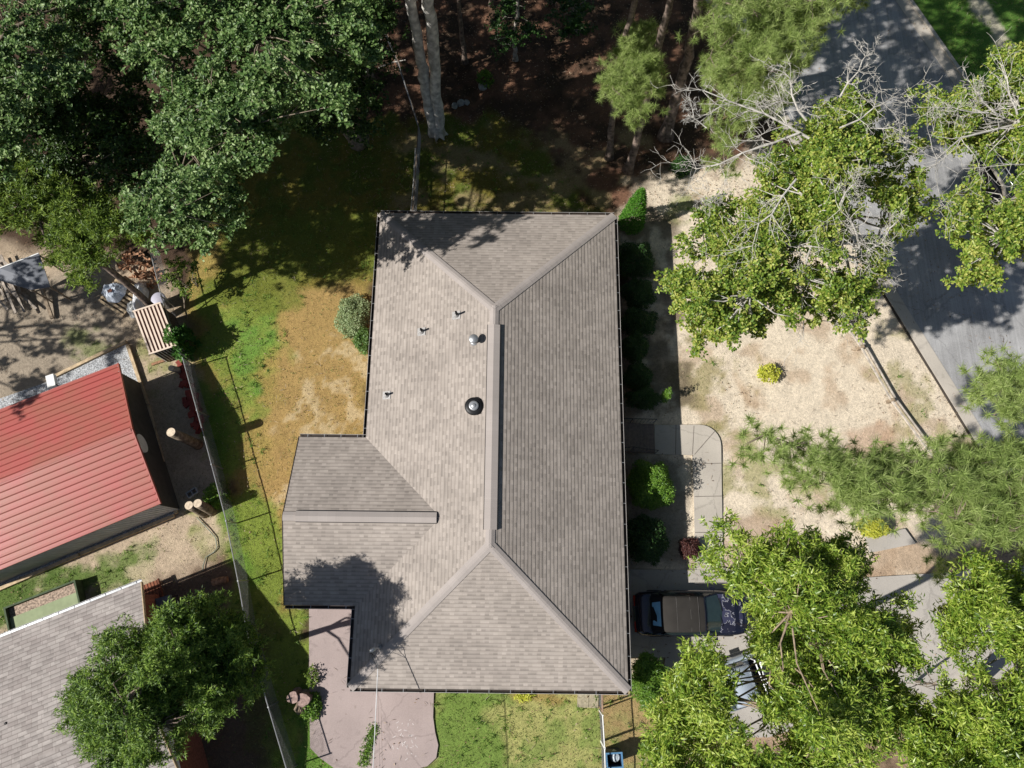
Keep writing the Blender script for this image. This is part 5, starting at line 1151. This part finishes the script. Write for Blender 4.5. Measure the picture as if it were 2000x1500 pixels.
for a in ((1600, 560), (1682, 678), (1741, 782), (1826, 898), (1905, 1010)):
    q = P(*a, .3)-o; MB().box(q.x-.07, q.x+.07, q.y-.07, q.y+.07, -.1, .46).build('post', M_wood, sr)

# ---------------------------------------------------------------- things in the neighbour's yard
TLc, TRc, BRc, BLc = P(262, 609, 1.55), P(318, 590, 1.55), P(345, 675, 1.5), P(293, 692, 1.5)
hc = thing('chicken_coop', 'small coop with a brown and white striped ribbed roof', 'coop', (BLc.x, BLc.y, 0))
o = Vector((BLc.x, BLc.y, 0)); u_ = (BRc-BLc); v_ = (TLc-BLc); z3 = Vector((0, 0, 1))
M_cream = mat('cream_board', srgb(235, 215, 196, .85), .6, 0, .06, 4); M_brn = mat('brown_board', srgb(104, 72, 64, .85), .7, 0, .15, 6)
q0 = BLc-o
mb = MB(); pl = [q0, q0+u_, q0+u_+v_, q0+v_]; mb.add([p-z3*.03 for p in pl]+[p for p in pl], [(3, 2, 1, 0), (4, 5, 6, 7), (0, 1, 5, 4), (1, 2, 6, 5), (2, 3, 7, 6), (3, 0, 4, 7)]); cr_ = mb.build('roof', M_brn, hc)
for i in range(8):
    f_ = .02+i*.96/7; a = q0+u_*f_+z3*.022; MB().bar(a, a+v_, .075, .04).build('rib', M_cream, cr_)
for f_ in (0.0, 1.0): a = q0+v_*f_+z3*.05; MB().bar(a-u_*.03, a+u_*1.03, .07, .05).build('roof_batten', M_cream, cr_)
mb = MB(); un, vn = u_*1.0, v_*1.0
pl = [q0+un*.06+vn*.04, q0+un*.98+vn*.04, q0+un*.98+vn*.96, q0+un*.06+vn*.96]
mb.prism([(p.x, p.y) for p in pl], 0, 1.44); mb.build('wall', mat('coop_wall', srgb(92, 74, 60, .8), .85, 0, .3, 9), hc)
mb = MB(); rs = np.random.RandomState(9)
for i in range(9):
    a = q0+un*(.08+.9*i/8)+vn*.035; mb.bar(Vector((a.x, a.y, .05)), Vector((a.x, a.y, 1.42)), .025, .03)
mb.build('bars', M_white, hc)
def tarp(name, label, px, py, rx_, ry_, h, m, seed, cat, z0=.0):
    b = P(px, py, z0); rs_ = np.random.RandomState(seed); V = []; Fs = []; n, k = 34, 12
    ph = rs_.rand(6)*6
    for j in range(k+1):
        f_ = j/k
        for i in range(n):
            a = 2*math.pi*i/n; r = f_*(1+.10*math.sin(3*a+ph[0])+.06*math.sin(7*a+ph[1]))
            z = h*(1-f_**3.2)+.10*h*math.sin(5*a+ph[2]+3*f_)*f_+.14*h*math.sin(9*f_+2*a+ph[3])*f_*(1-f_)*2+rs_.randn()*.012
            V.append((rx_*r*math.cos(a), ry_*r*math.sin(a), max(z, .01)))
    for j in range(k):
        for i in range(n): a = j*n+i; b_ = j*n+(i+1) % n; Fs.append((a, b_, b_+n, a+n))
    mb = MB(); mb.v = V; mb.f = Fs; o = mb.build(name, m, None, False); o.location = b; return tag(o, label, cat)
pal = thing('pallet', 'wooden pallet showing from under the blue-white tarp', 'pallet', P(238, 580), R(-32))
mb = MB()
for i in range(8): mb.box(-.75, .75, -.75+i*.2, -.75+i*.2+.11, .11, .14)
mb.build('slats', M_newwood, pal); mb = MB()
for x in (-.7, 0, .7): mb.box(x-.04, x+.04, -.75, .76, .01, .11)
mb.build('runners', M_wood, pal)
tarp('tarp_bundle', 'crumpled pale blue tarp heaped on the pallet', 224, 571, .58, .5, .42, mat('pale_blue_tarp', srgb(205, 214, 226, .9), .35, 0, .12, 5, .8, 9, spec=.5), 4, 'tarp', .15)
tarp('plastic_sheet', 'crumpled white plastic sheet draped by the north end of the striped coop', 277, 583, .3, .85, .6, mat('white_plastic', (.75, .75, .76), .4, 0, .05, 5, .5, 9), 5, 'sheet')
tarp('plastic_sheet', 'smaller grey-white plastic sheet west of the larger white one', 262, 603, .3, .45, .35, mat('grey_plastic', (.55, .56, .55), .5, 0, .1, 5, .5, 9), 6, 'sheet')
tc_ = thing('trash_can', 'round grey lidded can beside the wire fence', 'can', P(322, 594))
MB().lathe([(.26, 0), (.31, .62), (.31, .64)], 22).build('body', M_galv, tc_, True)
MB().lathe([(.335, .63), (.335, .66), (.28, .7), (.05, .73)], 24).build('lid', mat('grey_lid', srgb(176, 174, 188, .9), .5, 0, .05), tc_, True)
sh = thing('shovel', 'long shovel propped against the tarp heap', 'shovel', P(184, 582)); q = P(214, 568, .62)-sh.location
MB().tube([(0, 0, .03), q*.9], .018, 6).build('handle', M_twig, sh); MB().box(-.09, .1, -.07, .07, -.015, .015, Matrix.Translation(q) @ Matrix.Rotation(R(30), 4, 'Z')).build('blade', mat('rust', (.12, .05, .035), .8), sh)
# grey lean-to roof at the left edge with boards in front
lt = thing('lean_to', 'flat grey sheet roof on posts at the left edge', 'lean-to', P(40, 535))
o = lt.location; pl = [P(-60, 560, 1.9)-o, P(0, 524, 1.95)-o, P(76, 495, 1.95)-o, P(98, 560, 1.75)-o, P(60, 566, 1.7)-o, P(0, 548, 1.7)-o]
mb = MB(); mb.add([p for p in pl]+[p-z3*.04 for p in pl], [tuple(range(6))[::-1], tuple(range(6, 12))]+[(i, (i+1) % 6, 6+(i+1) % 6, 6+i) for i in range(6)]); mb.build('sheet_roof', mat('grey_sheet', srgb(120, 124, 132, .7), .6, 0, .06, 1.5), lt)
MB().bar(pl[1]+z3*.02, pl[2]+z3*.02, .05, .03).build('edge_strip', M_white, lt)
for p in (pl[2], pl[3], pl[4], pl[0]): MB().tube([(p.x*.95, p.y*.95, -.02), (p.x*.95, p.y*.95, p.z-.05)], .04, 6).build('post', M_wood, lt)
rs = np.random.RandomState(17)
def copies(proto, spots, label=None):
    for i, (x, y, z, rot) in enumerate(spots):
        o_ = proto if i == 0 else proto.copy()
        if i: COL.objects.link(o_)
        o_.location = (x, y, z); o_.rotation_euler = rot
bd = tag(MB().box(-1.1, 1.1, -.05, .05, -.02, .02).build('lumber_board', mat('grey_lumber', (.34, .29, .24), .85, 0, .4, 4)), 'long grey loose board in the lumber heap by the lean-to', 'board', 'loose boards by the lean-to')
sp = []
for i in range(16):
    p = P(rs.uniform(-5, 55), rs.uniform(535, 585), 0); sp.append((p.x, p.y, .05+.045*i*.7, (0, R(rs.uniform(-4, 8)), R(rs.uniform(-62, -28)))))
copies(bd, sp)
tag(MB().bar(P(80, 560, .3), P(102, 622, .1), .14, .1).build('timber_beam', M_wood), 'single grey timber beam lying on bare earth right of the board heap', 'beam')
# split firewood in two heaps
fw = tag(MB().add([(-.17, -.05, -.045), (-.17, .05, -.045), (-.17, .02, .05), (.17, -.05, -.045), (.17, .05, -.04), (.17, .0, .05)], [(0, 2, 1), (3, 4, 5), (0, 1, 4, 3), (1, 2, 5, 4), (2, 0, 3, 5)]).build('firewood', mat('split_wood', srgb(170, 128, 98, .7), .85, 0, .5, 7)), 'split firewood log in the heaps under the olive cedar', 'firewood', 'split firewood logs in heaps')
sp = []
for cx, cy, n, rx_, ry_ in ((262, 512, 34, .75, .6), (292, 545, 30, .8, .5)):
    c = P(cx, cy)
    for i in range(n):
        a = rs.rand()*6.28; r = rs.rand()**.5; sp.append((c.x+rx_*r*math.cos(a), c.y+ry_*r*math.sin(a), .07+.38*(1-r)*rs.rand()+.1*(1-r), (rs.rand(), rs.rand()*.6, rs.rand()*6.28)))
copies(fw, sp)
# loose bricks under the fence
bk = tag(MB().box(-.15, .15, -.09, .09, -.05, .05).build('loose_brick', mat('red_paver', srgb(150, 72, 62, .8), .85, 0, .25, 5)), 'loose red brick in the pile along the foot of the chain link fence', 'brick', 'loose red bricks by the fence')
sp = []
for i in range(54):
    f_ = rs.rand(); c = P(352+42*f_+rs.randn()*5, 702+140*f_, 0); sp.append((c.x, c.y, .05+.09*rs.randint(0, 3), (0, R(rs.uniform(-12, 12)), rs.rand()*6.28)))
copies(bk, sp)
def stand_log(label, bpx, tpx, h, r, seed, m=None):
    b = P(*bpx); t = thing('standing_log', label, 'log', b); q = P(tpx[0], tpx[1], h)-b
    n = 12; rs_ = np.random.RandomState(seed); mb = MB()
    mb.tube([(0, 0, -.05), (0.0+q.x*.1, q.y*.1, .15), q*.5, q], [r*1.25, r*1.08, r, r*.97], 14); mb.build('bark', m or mat('log_bark', srgb(150, 134, 114, .6), .95, 0, .45, 6, .9, 10), t, True)
    d = q.normalized(); MB().tube([q+d*.001, q+d*.012], [r*.93, r*.9], 16).build('cut_face', M_cut, t)
stand_log('tall freshly cut log standing upright between the shed and the fence', (386, 868), (334, 844), 2.4, .2, 1)
stand_log('left one of the two cut logs standing at the south-east corner of the shed', (400, 1002), (369, 987), 1.5, .19, 2)
stand_log('right one of the two cut logs standing at the south-east corner of the shed', (414, 998), (386, 983), 1.5, .19, 3)
stand_log('short dark log with a pale round end just north of the brick pile', (352, 724), (334, 719), .8, .14, 4, M_bark)
lg = thing('log_chunk', 'orange-brown split log chunk lying in shade beside the fence', 'log', P(432, 1134)); MB().tube([(-.3, -.08, .13), (0, 0, .15), (.32, .06, .13)], [.14, .16, .13], 10).build('bark', MATS['split_wood'], lg)
cb_ = thing('cinder_block', 'grey hollow cinder block lying in the shed shadow', 'block', P(378, 963), R(35))
MB().box(-.24, .24, -.14, -.1, 0, .2).box(-.24, .24, .1, .14, 0, .2).box(-.24, -.2, -.1, .1, 0, .2).box(.2, .24, -.1, .1, 0, .2).box(-.02, .02, -.1, .1, 0, .2).build('shell', mat('cinder', (.42, .42, .42), .9, 0, .1, 9), cb_)
pts = [P(x, y, .03) for x, y in ((384, 1010), (408, 1035), (421, 1050), (424, 1070), (418, 1078), (402, 1088), (397, 1104), (396, 1115))]
tag(MB().tube(pts, .022, 6).build('garden_hose', mat('hose', (.25, .28, .22), .5)), 'thin grey-green garden hose curling over the bare ground near the fence', 'hose')
tag(MB().bar(P(296, 712, .03), P(326, 702, .03), .12, .04).build('plank', MATS['split_wood']), 'short orange plank on the grass south of the coop', 'plank')
# weathered stump
sp_ = thing('tree_stump', 'weathered grey forked stump beside the pink patio', 'stump', P(592, 1362))
for nm, x, y, r, h in (('stem', -.26, .08, .24, .62), ('stem', .16, -.02, .27, .55)):
    rs_ = np.random.RandomState(int(x*100)+50); V = []; n = 18; mb = MB(); prof_ = [(1.25, 0), (1.0, .25), (.95, .9), (.93, 1.0), (.0, .98)]
    for k_, (a_, z_) in enumerate(prof_):
        for i in range(n): a = 2*math.pi*i/n; rr = r*a_*(1+.10*math.sin(3*a+x*9)+.05*math.sin(7*a)); V.append((x+rr*math.cos(a), y+rr*math.sin(a), h*z_))
    Fs = []
    for j in range(len(prof_)-1):
        for i in range(n): a = j*n+i; b_ = j*n+(i+1) % n; Fs.append((a, b_, b_+n, a+n))
    mb.v = V; mb.f = Fs; mb.build(nm, mat('stump_wood', srgb(176, 150, 140, .75), .9, 0, .3, 9, .6), sp_)
mb = MB(); rs_ = np.random.RandomState(2)
for i in range(16): a = rs_.uniform(-2.4, -.6); mb.tube([(-.05, -.1, .4), (.35*math.cos(a), .35*math.sin(a)-.1, .3+.2*rs_.rand()), (.5*math.cos(a+.3), .5*math.sin(a+.3)-.15, .05)], [.05, .035, .02], 5)
mb.build('dead_shoots', M_wood, sp_)
# blue bin
bn = thing('recycling_bin', 'open blue bin with a crumpled bag inside, at the bottom by the white railed fence', 'bin', P(1194, 1474), R(3))
mbl = mat('blue_plastic_bin', srgb(96, 140, 176, .8), .4); mb = MB()
for s in (-1, 1): mb.box(-.30, .30, s*.24-.015, s*.24+.015, .02, .9).box(s*.285-.015, s*.285+.015, -.224, .224, .02, .9)
mb.box(-.26, .26, -.22, .22, .03, .06); mb.build('tub', mat('navy_plastic', (.015, .03, .07), .5), bn)
mb = MB()
for s in (-1, 1): mb.box(-.33, .33, s*.255-.03, s*.255+.03, .9, .94).box(s*.30-.03, s*.30+.03, -.224, .224, .9, .94)
mb.build('rim', mbl, bn)
mb = MB(); mb.lathe([(.2, 0), (.22, .25), (.16, .42), (.05, .46)], 12, (.07, .06, .3)); mb.build('crumpled_bag', mat('bag', (.5, .56, .6), .4, 0, .25, 12, .9, 12), bn)

# fallen wood at the north fence, boulders on the wood floor
for a, b_, r, lab in (((812, 290, .5), (803, 412, .7), .05, 'long grey branch lying along the rusty wire fence'), ((740, 132, .5), (792, 117, .9), .035, 'pale straight pole leaning on the rusty wire fence'), ((700, 20, 1.5), (772, 118, 1.0), .03, 'thin bare branch leaning towards the rusty fence in the wood')):
    tag(MB().tube([P(*a), (P(*a)+P(*b_))/2+Vector((.03, .05, .05)), P(*b_)], [r, r*.8, r*.55], 7).build('fallen_branch', M_dead), lab, 'branch')
rs = np.random.RandomState(8)
for (x, y, r, lab) in ((943, 170, .22, 'pale upright stone near the green sapling on the wood floor'), (888, 208, .15, 'leftmost of three small grey stones right of the twin trunks'), (900, 202, .18, 'middle of three small grey stones right of the twin trunks'), (912, 201, .14, 'rightmost of three small grey stones right of the twin trunks')):
    V = []; mb = MB().lathe([(r, 0), (r*1.1, r*.4), (r*.7, r*.8), (r*.15, r*.9)], 9, tuple(P(x, y))); mb.v = [(v[0]+rs.randn()*.02, v[1]+rs.randn()*.02, v[2]) for v in mb.v]
    tag(mb.build('stone', mat('stone', (.3, .3, .28), .9, 0, .2, 7)), lab, 'stone')

# ---------------------------------------------------------------- ground cover (uncountable)
rs = np.random.RandomState(77)
N0 = 420000; XY = np.stack([rs.uniform(-24, 31, N0), rs.uniform(-10, 34, N0)], -1)
gcol, gw = sample_ground(XY); keep = rs.rand(N0) < gw*.75; 
def off(poly): return ~inpoly(XY[:, 0], XY[:, 1], poly)
for pl in (GP(DW), GP(PT), GP(WK), GP(GVL), [RP(-90, -.1), RP(90, -.1), RP(90, rw+.2), RP(-90, rw+.2)]): keep &= off(pl)
XY = XY[keep]; z = np.full(len(XY), -.02)
T = np.stack([XY[:, 0], XY[:, 1], z], -1); D = unit(np.stack([rs.randn(len(T))*.9, rs.randn(len(T))*.9, np.ones(len(T))], -1))
gm = leafmat('grass_blade', [(.07, .12, .025), (.14, .20, .045), (.22, .27, .08), (.32, .32, .13)], .3, .6, .2, .3)
tag(leafcloud('grass', T, D, 'blade', .10, .022, 1, .55, .3, gm, None, rs), kind='stuff')
N0 = 60000; XY = np.stack([rs.uniform(-24, 31, N0), rs.uniform(-10, 34, N0)], -1)
k1 = fbm(XY[:, 0], XY[:, 1], .4, 5, 3); wood = inpoly(XY[:, 0], XY[:, 1], GP([(500, -80), (1500, -80), (1480, 400), (1210, 420), (740, 415), (640, 300)]))
keep = rs.rand(N0) < np.where(wood, .85, .30*(k1 > .56)); XY = XY[keep]
T = np.stack([XY[:, 0], XY[:, 1], np.full(len(XY), .045)], -1)
tag(leafcloud('leaf_litter', T, unit(np.stack([rs.randn(len(T)), rs.randn(len(T)), .1+0*XY[:, 0]], -1)), 'narrow', .10, .035, 1, .2, .8, leafmat('dry_leaf', [(.10, .055, .03), (.2, .12, .07), (.34, .23, .14), (.45, .36, .25)], .1, .8, .2), None, rs), kind='stuff')

rs = np.random.RandomState(12); q = []
for i in range(330):
    f_ = rs.rand(); p_ = P(733-25*f_+rs.randn()*5, 1415+80*f_+rs.randn()*3, .03); q.append((p_.x, p_.y, .03))
q = np.array(q); o_ = q.mean(0); o_[2] = 0
tw_ = thing('weed_strip', 'narrow strip of weeds growing from a crack in the pink patio', 'weeds', tuple(o_))
leafcloud('leaves', q-o_, np.tile([0, 0, 1.], (len(q), 1)), 'narrow', .09, .03, 4, .7, .3, G_lime, tw_, rs)
mb = MB()
for i in range(34):
    p_ = P(792+rs.randn()*11, 1448+rs.randn()*20, .0365); a = rs.rand()*6.28; d_ = Vector((math.cos(a), math.sin(a), 0))*rs.uniform(.02, .08); mb.bar(p_-d_, p_+d_, .02, .003)
tag(mb.build('chalk_scribble', mat('chalk', (.6, .56, .54), .95)), 'faint pale chalk scribble on the pink patio', 'chalk marks')

# twigs on the ground and coarse tufts of grass
rs = np.random.RandomState(78); N0 = 9000
XY = np.stack([rs.uniform(-24, 31, N0), rs.uniform(-10, 34, N0)], -1); k1 = fbm(XY[:, 0], XY[:, 1], .5, 15, 3)
keep = (k1 > .52) | (rs.rand(N0) < .15); XY = XY[keep]; onhouse = inpoly(XY[:, 0], XY[:, 1], [(-9, -1.2), (-6.1, -1.2), (-6.1, -4), (4.4, -4), (4.6, 15.6), (-5.8, 15.6), (-5.8, 5.5), (-9, 5.5)]); XY = XY[~onhouse]
T = np.stack([XY[:, 0], XY[:, 1], np.full(len(XY), .05)], -1)
tag(leafcloud('twigs', T, unit(np.stack([rs.randn(len(T)), rs.randn(len(T)), 0*XY[:, 0]], -1)), 'narrow', .26, .016, 1, .05, 1.0, leafmat('twig_litter', [(.10, .07, .05), (.2, .15, .11), (.36, .3, .24)], .0, .9, .2), None, rs), kind='stuff')
N0 = 16000; XY = np.stack([rs.uniform(-24, 31, N0), rs.uniform(-10, 34, N0)], -1); gcol, gw = sample_ground(XY); k1 = fbm(XY[:, 0], XY[:, 1], 1.6, 25, 3)
keep = (gw > .25) & (k1 > .5) & (rs.rand(N0) < gw)
for pl in (GP(DW), GP(PT), GP(WK), GP(GVL), [RP(-90, -.1), RP(90, -.1), RP(90, rw+.2), RP(-90, rw+.2)]): keep &= off(pl) if len(XY) == 1 else ~inpoly(XY[:, 0], XY[:, 1], pl)
XY = XY[keep]; T = np.stack([XY[:, 0], XY[:, 1], np.full(len(XY), .0)], -1)
tag(leafcloud('grass_tufts', T, np.tile([0, 0, 1.], (len(T), 1)), 'blade', .17, .03, 9, .65, .2, leafmat('tuft_blade', [(.05, .12, .02), (.10, .2, .03), (.17, .28, .05), (.26, .34, .08)], .3, .6, .2, .3), None, rs, .04), kind='stuff')
